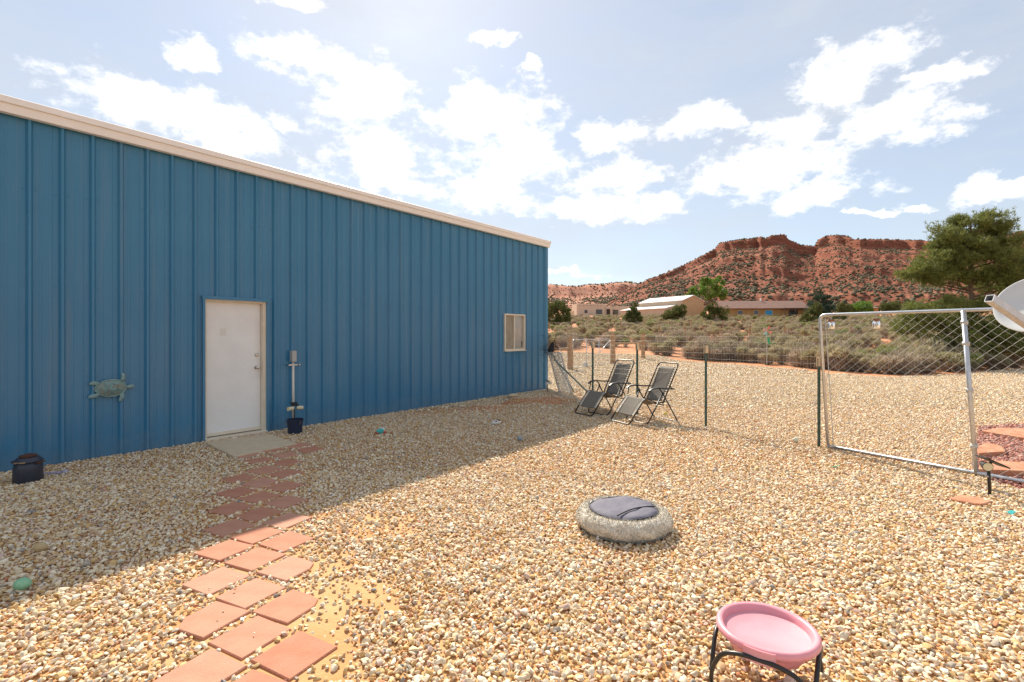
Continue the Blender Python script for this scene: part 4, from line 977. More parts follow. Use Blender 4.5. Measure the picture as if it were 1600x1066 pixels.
GP = Vector((4.54, 7.315, 0)); FD = Vector((-.55, .83, 0)).normalized()
PC, PB, PA, PW = Vector((3.47, 8.93, 0)), Vector((2.58, 10.27, 0)), Vector((1.846, 11.38, 0)), Vector((1.25, 13.7, 0))
def tpost(p, h, root, o):
    m = MB(); q = p-o; M_ = Matrix.Rotation(math.atan2(FD.y, FD.x), 3, 'Z'); m.box(q+Vector((0, 0, h/2-.1)), (.042, .008, h+.2), M_); m.box(q+M_ @ Vector((0, .018, 0))+Vector((0, 0, h/2-.1)), (.008, .034, h+.2), M_)
    for i in range(int(h/.055)): m.box(q+M_ @ Vector((0, -.008, 0))+Vector((0, 0, .05+i*.055)), (.014, .010, .020), M_)
    po = m.build('fence_post', MT['teepost'], root)
    MB().box(q+Vector((0, 0, h-.045)), (.050, .062, .135), M_).build('post_tip', MT['tan_tip'], po)
def wire_fence():
    root = empty('wire_fence', GP, 'welded wire fence on green posts running behind the chairs', 'fence')
    tpost(PC, 1.44, root, GP); tpost(PB, 1.46, root, GP); tpost(PA, 1.46, root, GP); tpost(GP+Vector((-.03, .02, 0)), 1.31, root, GP)
    A = []; B = []; line = [GP, PC, PB, PA, PW]; rs = random.Random(8)
    for p, q in zip(line[:-1], line[1:]):
        L_ = (q-p).length; n = int(L_/.0508)
        for i in range(n): c = p.lerp(q, i/n)-GP; A.append(c); B.append(c+Vector((rs.uniform(-.004, .004), 0, 1.63)))
        for z in [k*.1016+.01 for k in range(16)]+[1.63]:
            sag = rs.uniform(-.006, .006)
            pts = [p.lerp(q, t)-GP+Vector((0, 0, z+sag*math.sin(math.pi*t))) for t in (0, .25, .5, .75, 1)]
            for a, b in zip(pts[:-1], pts[1:]): A.append(a); B.append(b)
    r = [.0014]*len(A); V, F = sticks([tuple(v) for v in A], [tuple(v) for v in B], np.array(r)); link('wire_mesh', npmesh('wire_mesh', V, F, MT['wire']), root)
wire_fence()

GD = Vector((.51, -.86, 0)).normalized(); UP = Vector((0, 0, 1)); GLEAN = GD*(-.12)
def kennel_panel():
    o = GP+GD*.09; root = empty('chain_link_gate', o, 'galvanised pipe gate panel filled with chain-link mesh', 'gate'); L_ = 3.55; H_ = 1.95
    def q(u, z): return GD*u+GLEAN*(z/H_)+UP*z
    MB().tube(rounded([q(0, .03), q(0, H_), q(L_, H_), q(L_, .03)], .10, 7), .0215, 10).build('frame', MT['galv'], root, smooth=True)
    MB().tube([q(.0, .045), q(L_, .045)], .0215, 10).build('bottom_rail', MT['galv'], root, smooth=True)
    MB().tube([q(1.64, .05), q(1.64, H_)], .024, 10).build('upright', MT['galv'], root, smooth=True)
    for z in (.35, 1.0, 1.55, 1.80): MB().tube([q(1.64-.03, z), q(1.64+.03, z+.006)], .028, 10).build('tie_band', MT['wire'], root, smooth=True)
    MB().tube([q(.075, .08), q(.075, H_-.05)], .006, 6).build('tension_bar', MT['wire'], root)
    A = []; B = []; dx, dz = .115, .100; z0, z1 = .07, H_-.02
    k = -int((z1-z0)/dz)-2
    while k*dx < L_+1:
        for s in (1, -1):
            u0 = k*dx if s == 1 else k*dx+(z1-z0)*dx/dz
            ua, za, ub, zb = (u0, z0, u0+(z1-z0)*dx/dz, z1) if s == 1 else (u0, z0, u0-(z1-z0)*dx/dz, z1)
            lo, hi = .075, L_-.02
            def clip(ua, za, ub, zb):
                t0, t1 = 0., 1.; du = ub-ua
                for b, sg in ((lo, 1), (hi, -1)):
                    f0 = (ua-b)*sg; f1 = (ub-b)*sg
                    if f0 < 0 and f1 < 0: return None
                    if f0 < 0: t0 = max(t0, f0/(f0-f1))
                    elif f1 < 0: t1 = min(t1, f0/(f0-f1))
                return (t0, t1) if t1 > t0 else None
            c = clip(ua, za, ub, zb)
            if c:
                f = lambda t: (ua+(ub-ua)*t, za+(zb-za)*t)
                n = 10; off = N2*0
                pts = [q(*f(c[0]+(c[1]-c[0])*i/n)) for i in range(n+1)]
                for a, b in zip(pts[:-1], pts[1:]): A.append(a); B.append(b)
        k += 1
    V, F = sticks([tuple(v) for v in A], [tuple(v) for v in B], .0015); link('chain_link_mesh', npmesh('chain_link_mesh', V, F, MT['wire']), root)
    MT['glassclear'] = mat('clear_jar_glass', (.9, .95, .95), .03, spec=.6); MT['glassclear'].node_tree.nodes['Principled BSDF'].inputs['Transmission Weight'].default_value = .92
    lid = mat('rusty_jar_lid', (.20, .075, .045), .6, (.28, .13, .08), 20); led = mat('pale_light_string', (.80, .72, .55), .6)
    for u, lb in ((.16, 'clear jar lantern with rusty lid, left of two on the gate'), (.73, 'clear jar lantern with rusty lid, right of two on the gate')):
        p = o+q(u, H_-.03)-N2*0; j = empty('jar_lantern', p, lb, 'lantern', group='jar lanterns on the gate')
        MB().tube([(0, 0, .03), (.008, 0, -.01), (0, 0, -.05)], .003, 5).build('hanger', MT['wire'], j)
        MB().lathe([(.036, -.055), (.038, -.05), (.038, -.03), (.034, -.026), (.001, -.024)], 16, (0, 0, -.02)).build('lid', lid, j, autos=40)
        MB().lathe([(.034, -.07), (.036, -.082), (.044, -.095), (.045, -.165), (.038, -.178), (.001, -.180)], 18, (0, 0, 0)).build('jar', MT['glassclear'], j, smooth=True)
        m = MB(); rr = random.Random(int(u*100))
        m.tube([(rr.uniform(-.02, .02), rr.uniform(-.02, .02), -.085-.011*i) for i in range(9)], .005, 5); m.build('light_string', led, j)
kennel_panel()

# roll of wire mesh, black netting and spare posts leaning at the building corner
def corner_clutter():
    b = G(884, 616); r = empty('wire_mesh_roll', b, 'roll of galvanised wire mesh leaning at the corner of the blue building', 'wire roll')
    A = []; B = []; rs = random.Random(3); h = 1.15; top = Vector((-.30, .10, h))
    for i in range(58):
        th = i/58*math.pi*2*2.2; rad = .15+.05*i/58; p = Vector((math.cos(th)*rad, math.sin(th)*rad, 0)); A.append(p); B.append(p+top)
    for k in range(16):
        t = k/15; pts = [Vector((math.cos(i/40*2*math.pi*2.2)*(.15+.05*i/40), math.sin(i/40*2*math.pi*2.2)*(.15+.05*i/40), 0))+top*t for i in range(41)]
        for a, c in zip(pts[:-1], pts[1:]): A.append(a); B.append(c)
    V, F = sticks([tuple(v) for v in A], [tuple(v) for v in B], .0035); link('mesh', npmesh('mesh', V, F, MT['wire']), r)
    c = AT(862, 546, 14.25); n = empty('black_netting', c, 'crumpled black netting bundled against the blue building corner', 'netting')
    rs = np.random.RandomState(5); A = []; B = []
    for i in range(420):
        a = rs.normal(size=3)*np.array([.13, .12, .17]); d = rs.normal(size=3); d /= np.linalg.norm(d); e = a+d*rs.uniform(.05, .18); A.append(a); B.append(e)
    V, F = sticks(A, B, .0035); link('net', npmesh('net', V, F, MT['black']), n)
    m = MB(); m.tube([(-.05, 0, -.18), (-.02, .02, 0), (.04, 0, .20)], [.05, .09, .03], 8); m.build('bundle', mat('black_netting_bundle', (.03, .03, .035), .95, (.06, .06, .07), 30, bump=.8, bscale=60), n)
    for (p0, p1, lb) in ((AT(860, 548, 14.2), G(897.5, 613.5), 'steeper dark green spare fence post leaning by the building corner'), (AT(866, 562, 14.0), G(913, 607.5, .25), 'lower-angled dark green spare fence post leaning towards the left chair')):
        if p1.z > .1: d = (p1-p0); p1 = p1+d*(p1.z/(-d.z)) if d.z < 0 else p1
        o = MB().tube([p0-p1, Vector((0, 0, 0))], .022, 6).build('spare_post', MT['teepost'], None, loc=p1); tag(o, lb, 'post')
corner_clutter()

def double_light(p, h, rz, label, heads):
    r = empty('solar_light', p, label, 'garden light', rz)
    MB().tube([(0, 0, -.08), (0, 0, h)], .010, 8).build('stake', MT['black'], r)
    MB().box((0, .0, h+.055), (.11, .10, .012), Matrix.Rotation(R(28), 3, 'X')).build('solar_panel', MT['black'], r)
    for s in (-1, 1):
        hd = MB().tube([(s*.03, -.03, h-.005), (s*.125, -.05, h-.012)], [.030, .034], 10).build('lamp_head', heads, r, autos=40)
    return r
MT['lamptan'] = mat('tan_lamp_lens', (.62, .55, .36), .4); MT['lampwhite'] = mat('white_lamp_lens', (.70, .68, .62), .4)
double_light(G(855.5, 613.5), .28, WALL_RZ, 'small two-headed solar light at the far corner of the building', MT['lampwhite'])

# ================================================================== THINGS ON AND BESIDE THE WALL
def outlet_and_bucket():
    sx = SX(455.2); zb = WZ(455, 565); zt = WZ(455, 548)
    r = empty('outlet_box', W(sx, .034, 0), 'grey weatherproof outlet box on a pale conduit right of the door', 'outlet box', WALL_RZ)
    MB().box((0, -.035, (zb+zt)/2), (.085, .07, zt-zb)).build('box_body', mat('grey_outlet_box', (.36, .35, .33), .5, (.42, .41, .39), 8), r)
    MB().box((-.006, -.078, (zb+zt)/2-.005), (.078, .014, zt-zb-.02)).build('cover', mat('grey_outlet_cover', (.42, .41, .39), .45), r)
    MB().tube([(0, -.026, zb), (.006, -.026, .12)], .022, 10).build('conduit', mat('pale_conduit', (.66, .63, .56), .45, (.58, .55, .48), 10), r, smooth=True)
    z = WZ(455, 570); m = MB(); m.box((.0, -.03, z), (.20, .014, .022)); m.tube([(-.09, -.04, z), (-.09, -.07, z)], .014, 8); m.tube([(.10, -.04, z), (.10, -.07, z)], .014, 8); m.build('bracket', MT['steel'], r)
    bp = G(461, 678.5); k = empty('bucket', bp, 'dark navy plastic bucket on the gravel right of the door', 'bucket')
    MB().lathe([(.001, .0), (.105, .0), (.128, .235), (.136, .238), (.136, .252), (.124, .252), (.100, .02), (.001, .018)], 28).build('bucket_body', mat('navy_plastic', (.012, .022, .055), .4, (.016, .028, .065), 6), k, autos=40)
    MB().tube([(.132*math.cos(a), .132*math.sin(a)*.35-.10, .235-.10*math.sin(a)) for a in np.linspace(0, math.pi, 14)], .004, 5).build('handle', MT['steel'], k)
    double_light(bp+Vector((-.03, .04, .02)), .42, WALL_RZ-.1, 'two-headed solar light standing in the navy bucket', MT['lamptan'])
outlet_and_bucket()

def turtle():
    sx = SX(173); z = WZ(173, 606); r = empty('turtle_ornament', W(sx, .036, z), 'green-blue patinated metal sea turtle hanging on the blue wall', 'wall ornament', WALL_RZ); r.scale = (.78, .78, .78)
    pat = mat('verdigris_shell', (.16, .36, .38), .6, (.28, .25, .19), 16, metal=.2, bump=.8, bscale=45, detail=6); fl = mat('verdigris_flipper', (.27, .42, .42), .6, (.20, .30, .28), 30, metal=.2, bump=.6, bscale=70)
    # shell: shallow dome, head towards +x, tail end pointed at -x
    m = MB(); n = 40; rings = 7; V = []; F = []
    for k in range(rings+1):
        t = k/rings
        for j in range(n):
            a = 2*math.pi*j/n; rx = .205*(1+.0*math.cos(a)); rr = 1-.18*max(0, -math.cos(a))**3
            V.append((math.cos(a)*rx*(1-t)*(1.12 if math.cos(a) < 0 else 1), -.012-.055*math.sin(t*math.pi/2)+.004*math.sin(6*a)*(1-t)*t*4, math.sin(a)*.145*(1-t)*rr))
    F = [(k*n+j, k*n+(j+1) % n, (k+1)*n+(j+1) % n, (k+1)*n+j) for k in range(rings) for j in range(n)]
    m.add(V, F); sh = m.build('shell', pat, r, smooth=True)
    m = MB(); m.tube([(math.cos(a)*.205*(1.12 if math.cos(a) < 0 else 1), -.014, math.sin(a)*.145*(1-.18*max(0, -math.cos(a))**3)) for a in np.linspace(0, 2*math.pi, 41)[:-1]], .012, 6, closed=True); m.build('shell_rim', fl, sh, smooth=True)
    m = MB()
    for (cx, cz, sx_, sz_) in ((.0, 0, .075, .05), (.11, 0, .05, .045), (-.11, 0, .055, .045), (.06, .082, .055, .035), (-.06, .082, .055, .033), (.06, -.082, .055, .035), (-.06, -.082, .055, .033)):
        h = .062*(1-abs(cx)/.35-abs(cz)/.25)
        m.prism([(cx+sx_*math.cos(a)*.85, cz+sz_*math.sin(a)*.85) for a in np.linspace(0, 2*math.pi, 7)[:-1]], 0, .010)
    # plates lie on the dome: turn the prism plane (xy) onto the wall plane (xz)
    m.v = [(v[0], -.016-.055*math.cos(min(1, math.hypot(v[0]/.22, v[1]/.15))*math.pi/2)-v[2]*.6, v[1]) for v in m.v]; m.build('shell_plates', pat, sh)
    def flip(name, pts, wd):
        m = MB(); P = [Vector(p) for p in pts]; k = len(P); 
        m.tube([Vector((p.x, -.018, p.z)) for p in P], wd, 8); m.v = [(v[0], -.018+(v[1]+.018)*.35, v[2]) for v in m.v]; m.build(name, fl, r, smooth=True)
    flip('head', [(.20, 0, .0), (.245, 0, .004), (.29, 0, .008), (.325, 0, .006)], [.022, .036, .036, .016])
    flip('front_flipper', [(.14, 0, .10), (.165, 0, .16), (.160, 0, .225), (.150, 0, .255)], [.028, .036, .030, .008])
    flip('front_flipper', [(.14, 0, -.10), (.150, 0, -.16), (.125, 0, -.215), (.105, 0, -.245)], [.028, .036, .030, .008])
    flip('rear_flipper', [(-.17, 0, .085), (-.22, 0, .10), (-.275, 0, .10), (-.31, 0, .09)], [.022, .036, .034, .010])
    flip('rear_flipper', [(-.17, 0, -.085), (-.22, 0, -.115), (-.28, 0, -.125), (-.32, 0, -.13)], [.022, .036, .034, .010])
    MB().tube([(-.225, -.014, 0), (-.26, -.012, -.002)], [.014, .004], 6).build('tail', fl, r)
turtle()

def pot():
    p = G(44, 754); r = empty('enamel_pot', p, 'dark speckled pot with rusty lid against the wall at far left', 'pot'); r.scale = (.80, .80, 1.0)
    en = mat('speckled_enamel', (.020, .024, .038), .35, (.05, .055, .075), 130, detail=2); ru = mat('rusty_iron', (.13, .05, .028), .85, (.07, .035, .025), 20, bump=.5, bscale=60)
    MB().lathe([(.001, 0), (.150, 0), (.162, .02), (.158, .17), (.148, .225), (.120, .245), (.118, .262)], 32).build('body', en, r, smooth=True)
    MB().lathe([(.165, .238), (.170, .246), (.140, .262), (.125, .285), (.085, .292), (.001, .293)], 32).build('lid', en, r, autos=40)
    MB().lathe([(.065, .290), (.095, .292), (.098, .308), (.070, .312), (.040, .322), (.001, .323)], 24).build('burner_ring', ru, r, autos=40)
    for s in (-1, 1): MB().tube(rounded([(s*.150, -.04, .225), (s*.205, -.04, .235), (s*.205, .04, .235), (s*.150, .04, .225)], .02), .010, 6).build('handle', ru, r)
    MB().box((.03, -.150, .247), (.13, .03, .010), Matrix.Rotation(R(8), 3, 'Z')).build('wooden_stick', MT['wood'], r)
    q = G(84, 744); o = empty('rope_toy', q, 'knotted lilac rope dog toy beside the dark pot', 'dog toy', R(35)); rp = mat('lilac_rope', (.36, .31, .42), .9, (.55, .50, .58), 40, bump=.9, bscale=70)
    m = MB()
    for s in range(3): m.tube([(-.10+i*.0105, .012*math.cos(i*.9+s*2.1), .032+.012*math.sin(i*.9+s*2.1)) for i in range(20)], .011, 6)
    m.build('rope', rp, o, smooth=True)
    for x in (-.10, .10): MB().ball((x, 0, .034), .032, 12, 8).build('knot', rp, o, smooth=True)
pot()

# ================================================================== THE TWO RECLINERS
MT['sling'] = mat('grey_sling_fabric', (.23, .20, .165), .8, (.25, .22, .185), 50, trans=.22, bump=.1, bscale=300)
MT['lace'] = mat('pale_elastic_cord', (.80, .77, .70), .7)
def recliner(label, loc, face):
    r = empty('lounge_chair', loc, label, 'chair', face, 'zero gravity recliners'); hw = .265
    def sling(pts, w, name, sag):
        pts = [Vector(p) for p in pts]; n = 14; kk = 8; V = []; F = []
        for i in range(n+1):
            t = i/n*(len(pts)-1); a = pts[int(min(t, len(pts)-2))]; b = pts[int(min(t, len(pts)-2))+1]; p = a.lerp(b, t-int(min(t, len(pts)-2)))
            for j in range(kk+1):
                s = j/kk*2-1; V.append((p.x-sag*(1-s*s)*.3, s*w, p.z-sag*(1-s*s)))
        F = [(i*(kk+1)+j, (i+1)*(kk+1)+j, (i+1)*(kk+1)+j+1, i*(kk+1)+j+1) for i in range(n) for j in range(kk)]
        o = MB().add(V, F).build(name, MT['sling'], r, smooth=True); sm = o.modifiers.new('thick', 'SOLIDIFY'); sm.thickness = .004
        m = MB()
        for s in (-1, 1):
            for i in range(1, 16):
                t = i/16*(len(pts)-1); a = pts[int(min(t, len(pts)-2))]; b = pts[int(min(t, len(pts)-2))+1]; p = a.lerp(b, t-int(min(t, len(pts)-2)))
                d = (b-a).normalized()*.010; m.tube([Vector((p.x, s*(w-.012), p.z+.006)), Vector((p.x+d.x, s*(w+.046), p.z+d.z+.006))], .0058, 4)
        m.build('lacing', MT['lace'], o)
    bt, bb = (-.50, 0, 1.06), (-.13, 0, .37)
    MB().tube(rounded([(-.10, -hw, .36), (-.515, -hw, 1.10), (-.515, hw, 1.10), (-.10, hw, .36)], .09, 6), .0135, 8).build('back_frame', MT['tubeblk'], r, smooth=True)
    sling([(-.475, 0, 1.035), (-.30, 0, .70), (-.125, 0, .40)], hw-.055, 'backrest', .012)
    for s in (-1, 1): MB().tube(rounded([(-.16, s*hw, .40), (.05, s*hw, .37), (.31, s*hw, .50), (.68, s*hw, .055)], .10, 5), .0135, 8).build('seat_rail', MT['tubeblk'], r, smooth=True)
    sling([(-.10, 0, .385), (.06, 0, .372), (.26, 0, .468)], hw-.055, 'seat', .045)
    sling([(.31, 0, .485), (.46, 0, .325), (.585, 0, .175)], hw-.055, 'footrest', .010)
    MB().tube(rounded([(.60, -hw, .15), (.69, -hw, .035), (.69, hw, .035), (.60, hw, .15)], .06, 5), .0135, 8).build('foot_bar', MT['tubeblk'], r, smooth=True)
    lw = hw+.045
    MB().tube(rounded([(-.06, -lw, .57), (.30, -lw, .014), (.30, lw, .014), (-.06, lw, .57)], .09, 6), .0125, 8).build('leg', MT['tubeblk'], r, smooth=True)
    MB().tube(rounded([(-.04, -lw-.014, .57), (-.42, -lw-.014, .014), (-.42, lw+.014, .014), (-.04, lw+.014, .57)], .05, 6), .0125, 8).build('leg', MT['tubeblk'], r, smooth=True)
    for s in (-1, 1):
        pts = [(.27, .615), (.20, .655), (.05, .662), (-.15, .640), (-.33, .630)]
        m = MB(); V = []
        for (x, z) in pts:
            wd = .030 if x < .26 else .018
            V += [(x, s*lw-wd, z-.011), (x, s*lw+wd, z-.011), (x, s*lw+wd*.8, z+.012), (x, s*lw-wd*.8, z+.012)]
        F = [(i*4+j, i*4+(j+1) % 4, i*4+4+(j+1) % 4, i*4+4+j) for i in range(4) for j in range(4)]+[(3, 2, 1, 0), (16, 17, 18, 19)]
        m.add(V, F); m.build('armrest', MT['black'], r, autos=40)
        MB().tube([(.22, s*(lw-.01), .635), (.285, s*hw, .50)], .011, 8).build('arm_strut', MT['tubeblk'], r)
        MB().tube([(-.06, s*lw, .56), (.02, s*lw, .645)], .012, 8).build('arm_strut', MT['tubeblk'], r)
        MB().tube([(-.29, s*lw, .63), (-.285, s*hw, .685)], .010, 8).build('arm_strut', MT['tubeblk'], r)
        MB().ball((-.05, s*(lw+.012), .555), .026, 10, 6, (1, .55, 1)).build('lock_knob', MT['black'], r, smooth=True)
    MB().tube([(-.14, -hw, .33), (-.14, hw, .33)], .011, 8).build('crossbar', MT['tubeblk'], r)
    return r
recliner('grey sling recliner on the right, fully in the sun', (2.60, 9.50, .012), math.atan2(-.45, -.89))
recliner('grey sling recliner on the left, footrest in the building shadow', (2.02, 10.48, .012), math.atan2(-.55, -.84))

# ================================================================== DOG BED, PINK BASIN, SMALL THINGS
def dog_bed():
    p = G(974, 826); r = empty('dog_bed', (p.x, p.y, .012), 'round fluffy cream dog bed lying on the sunny gravel', 'dog bed', R(12))
    fl = mat('cream_fleece', (.88, .82, .71), .95, (.70, .63, .52), 26, bump=1.0, bscale=110, detail=6)
    prof = [(.20, .02), (.33, .0), (.385, .045), (.398, .09), (.375, .135), (.325, .160), (.27, .155), (.225, .125), (.20, .10)]
    fine = []
    for a, b in zip(prof[:-1], prof[1:]):
        for t in (0, .34, .67): fine.append((a[0]*(1-t)+b[0]*t, a[1]*(1-t)+b[1]*t))
    fine.append(prof[-1]); rs = random.Random(6)
    o = MB().lathe(fine, 96, wob=lambda a, z: 1+.014*math.sin(a*9+z*30)+.010*math.sin(a*23+1.7)+rs.uniform(-.006, .006)).build('bolster', fl, r, smooth=True)
    # short fleece fibres
    rr = np.random.RandomState(4); n = 9000; a = rr.uniform(0, 6.283, n); k = rr.uniform(2.0, 8.0, n); i = k.astype(int).clip(0, 7); t = k-i; pr = np.array(prof)
    rad = pr[i, 0]*(1-t)+pr[np.minimum(i+1, 8), 0]*t; z = pr[i, 1]*(1-t)+pr[np.minimum(i+1, 8), 1]*t
    P = np.stack([rad*np.cos(a), rad*np.sin(a), z], 1); d = np.stack([np.cos(a)*(rad-.3)*9, np.sin(a)*(rad-.3)*9, (z-.06)*9], 1)+rr.normal(size=(n, 3))*.5
    V = cards(P, d, rr.uniform(.010, .020, n), .005, rr); f = link('fleece', npmesh('fleece', V, quads(n), fl), o); f['kind'] = 'stuff'
    MB().lathe([(.001, .004), (.345, .004), (.375, .018), (.365, .03)], 64).build('base_fabric', mat('grey_base_cloth', (.20, .20, .18), .9), r, smooth=True)
    cu = mat('slate_nylon', (.115, .108, .145), .72, (.14, .132, .17), 5, bump=.5, bscale=9, spec=.3)
    m = MB(); V = []; n = 48
    for (q, z) in ((.0, .178), (.08, .181), (.16, .184), (.23, .182), (.268, .172), (.282, .156), (.26, .135)):
        for j in range(n):
            a = 2*math.pi*j/n; V.append((q*math.cos(a)*1.03, q*math.sin(a)*1.0, z+(.006*math.sin(a*3+q*20)+.004*math.sin(a*7))*(q/.25)**2))
    F = [(k*n+j, (k+1)*n+j, (k+1)*n+(j+1) % n, k*n+(j+1) % n) for k in range(6) for j in range(n)]
    c = m.add(V, F).build('cushion', cu, r, smooth=True)
    dk = mat('dark_piping', (.03, .028, .04), .6)
    MB().tube([(.280*math.cos(a)*1.03, .280*math.sin(a), .166+.005*math.sin(a*3+5)) for a in np.linspace(0, 6.283, 61)[:-1]], .006, 6, closed=True).build('piping', dk, c)
    MB().tube([(-.15+.41*t, -.215+.16*t+.03*math.sin(t*3), .187+.008*math.sin(math.pi*t)-.010*t*t) for t in np.linspace(0, 1, 14)], .006, 6).build('seam', dk, c)
dog_bed()

def pink_basin():
    c = Vector((1.22, 2.39, 0)); r = empty('pet_basin', c, 'round pink plastic basin on a black wire stand', 'basin', R(-35))
    pk = mat('pink_plastic', (.92, .43, .49), .30, (.94, .50, .55), 4, trans=.30, spec=.5, bump=.12, bscale=18)
    z = .255
    prof = [(.001, .138), (.08, .140), (.13, .146), (.155, .158), (.172, .182), (.184, .215), (.192, .245), (.196, .256), (.202, .263), (.213, .265), (.220, .255), (.220, .240), (.214, .234)]
    b = MB().lathe(prof, 64, wob=lambda a, zz: 1+.006*math.sin(2*a+.5)+.003*math.sin(5*a)).build('bowl', pk, r, smooth=True); sm = b.modifiers.new('thick', 'SOLIDIFY'); sm.thickness = .004
    for s in (-1, 1):
        m = MB(); V = []
        for i in range(9):
            a = R(-90 if s < 0 else 90)+R(-17+i*4.25); V += [(.247*math.cos(a), .247*math.sin(a), .262), (.252*math.cos(a), .252*math.sin(a), .205), (.240*math.cos(a), .240*math.sin(a), .205), (.236*math.cos(a), .236*math.sin(a), .262)]
        F = [(i*4+j, i*4+(j+1) % 4, i*4+4+(j+1) % 4, i*4+4+j) for i in range(8) for j in range(4)]+[(0, 1, 2, 3), (35, 34, 33, 32)]
        m.add(V, F).build('frame_tab', pk, r, smooth=False).scale = (.91, .91, 1)
    tb = MT['tubeblk']
    for s in (-1, 1):                                        # two arched legs, front and back
        pts = [(-.235, s*.20, .0), (-.225, s*.215, .10), (-.17, s*.235, .195), (-.08, s*.246, .222), (.08, s*.246, .222), (.17, s*.235, .195), (.225, s*.215, .10), (.235, s*.20, .0)]
        P = rounded([(x_*.91, y_*.91, z_) for x_, y_, z_ in pts], .06, 4); MB().tube(P, .0105, 8).build('leg', tb, r, smooth=True)
    for s in (-1, 1): MB().tube(rounded([(s*.207, -.189, .09), (s*.215, -.09, .215), (s*.215, .09, .215), (s*.207, .189, .09)], .08, 4), .0105, 8).build('side_bar', tb, r, smooth=True)
pink_basin()

def solar_spot():
    p = G(1547, 776); r = empty('solar_spotlight', p, 'black staked solar spotlight by the foot of the gate', 'garden light')
    MB().tube([(0, 0, -.06), (-.01, 0, .18), (-.022, 0, .335)], [.014, .015, .016], 8).build('stake', MT['black'], r, smooth=True)
    hx = Vector((-.075, -.03, .325)); ax = Vector((-.35, -.88, -.05)).normalized()
    h = MB().tube([hx-ax*.075, hx-ax*.02, hx+ax*.03, hx+ax*.045], [.020, .036, .044, .046], 16).build('lamp_head', MT['black'], r, autos=40)
    MB().tube([hx+ax*.044, hx+ax*.050], .040, 16).build('lens', mat('yellowed_lens', (.66, .60, .40), .35), h)
    MB().box((.025, .0, .358), (.26, .13, .012), Matrix.Rotation(R(24), 3, 'Y')).build('solar_panel', MT['black'], r)
    MB().tube([(-.02, 0, .30), (.01, 0, .352)], .012, 8).build('bracket', MT['black'], r)
    MB().tube([(-.045, 0, .207), (.018, 0, .203)], .012, 6).build('clamp', MT['steel'], r)
solar_spot()

def dish():
    c = AT(1626, 478, 4.75); base = Vector((c.x+.45, c.y-.05, 0)); r = empty('satellite_dish', base, 'pale satellite dish with metal arm at the right edge', 'satellite dish')
    wt = mat('pale_grey_dish', (.66, .66, .64), .45, (.62, .62, .60), 3); n = Vector((-.70, -.38, .50)).normalized(); Q = n.to_track_quat('Z', 'Y').to_matrix()
    m = MB(); m.lathe([(.001, .0), (.10, .004), (.20, .018), (.28, .038), (.318, .052), (.327, .050), (.327, .041), (.28, .026), (.20, .006), (.001, -.012)], 56, c-base, M=Q); m.build('reflector', wt, r, autos=50)
    a = AT(1546, 466, 4.40)-base; b = AT(1655, 541, 4.62)-base; d = (b-a); ln = d.length; Mq = d.normalized().to_track_quat('X', 'Z').to_matrix()
    # hollow square arm
    m = MB(); w = .030
    for (dy, dz, sy, sz) in ((w, 0, .004, 2*w), (-w, 0, .004, 2*w), (0, w, 2*w+.004, .004), (0, -w, 2*w+.004, .004)): m.box((a+b)/2+Mq @ Vector((0, dy, dz)), (ln, sy, sz), Mq)
    m.build('feed_arm', MT['galv'], r)
    MB().tube([b, c-base-n*.06+Vector((.02, .02, -.2)), c-base-n*.05], .022, 8).build('arm_bracket', MT['galv'], r)
    MB().tube([(0, 0, -.2), (0, 0, c.z-.15), c-base-n*.03], .030, 10).build('mast', MT['galv'], r, smooth=True)
dish()

def flagstone(name, px, z, label, seed):
    rs = random.Random(seed); P = [G(x, y, z) for x, y in px]; c = sum(P, Vector())/len(P); out = []
    for i, p in enumerate(P):
        q = P[(i+1) % len(P)]
        for t in (0, .33, .66): v = p.lerp(q, t)-c; out.append((v.x*(1+rs.uniform(-.03, .03)), v.y*(1+rs.uniform(-.03, .03))))
    o = MB().prism(out, -.012, z, .010).build(name, MT['flag'], None, loc=(c.x, c.y, .0)); tag(o, label, 'stone slab')
flagstone('flagstone', [(1533, 673), (1560, 668), (1640, 670), (1690, 683), (1600, 684)], .065, 'long red sandstone slab, farthest of the stones beyond the gate', 1)
flagstone('flagstone', [(1527, 698), (1540, 691), (1566, 697), (1572, 706), (1528, 708)], .075, 'short red sandstone block behind the upright of the gate', 2)
flagstone('flagstone', [(1529, 727), (1545, 719), (1650, 724), (1690, 736), (1600, 736), (1530, 733)], .085, 'thick red sandstone slab just inside the gate bottom rail', 3)
flagstone('flagstone', [(1478, 778), (1502, 773), (1536, 778), (1551, 783), (1534, 788), (1510, 784)], .040, 'small loose red sandstone piece in front of the solar spotlight', 4)

def ball(name, p, r, m, label, cat='ball', sq=(1, 1, 1)):
    o = MB().ball((0, 0, 0), r, 20, 12, sq).build(name, m, None, smooth=True, loc=(p.x, p.y, r*sq[2]+.018)); tag(o, label, cat); return o
def lump(name, p, r, m, label, cat, seed, sq=(1, .8, .6), rz=0.0):
    rs = np.random.RandomState(seed); V = ICO2*(1+rs.normal(size=(len(ICO2), 1))*.05)
    for k in range(5):
        d = rs.normal(size=3); d /= np.linalg.norm(d); V = V-np.outer(np.maximum(0, V@d-.7), d)*.8
    o = link(name, npmesh(name, V*r*np.array(sq), ICOF2, m, True)); o.location = (p.x, p.y, r*sq[2]+.012); o.rotation_euler = (0, 0, rz); tag(o, label, cat); return o
fz = lambda n, c, c2: mat(n, c, .9, c2, 40, bump=.5, bscale=120)
ball('chewed_ball', G(35, 926), .042, fz('mint_rubber', (.24, .50, .30), (.30, .56, .36)), 'mint green ball on the gravel at lower left', sq=(1.15, .95, .9))
ball('tan_ball', G(63, 866), .038, fz('tan_rubber', (.50, .35, .17), (.56, .42, .23)), 'tan ball in the shade at lower left', sq=(1.2, .95, .9))
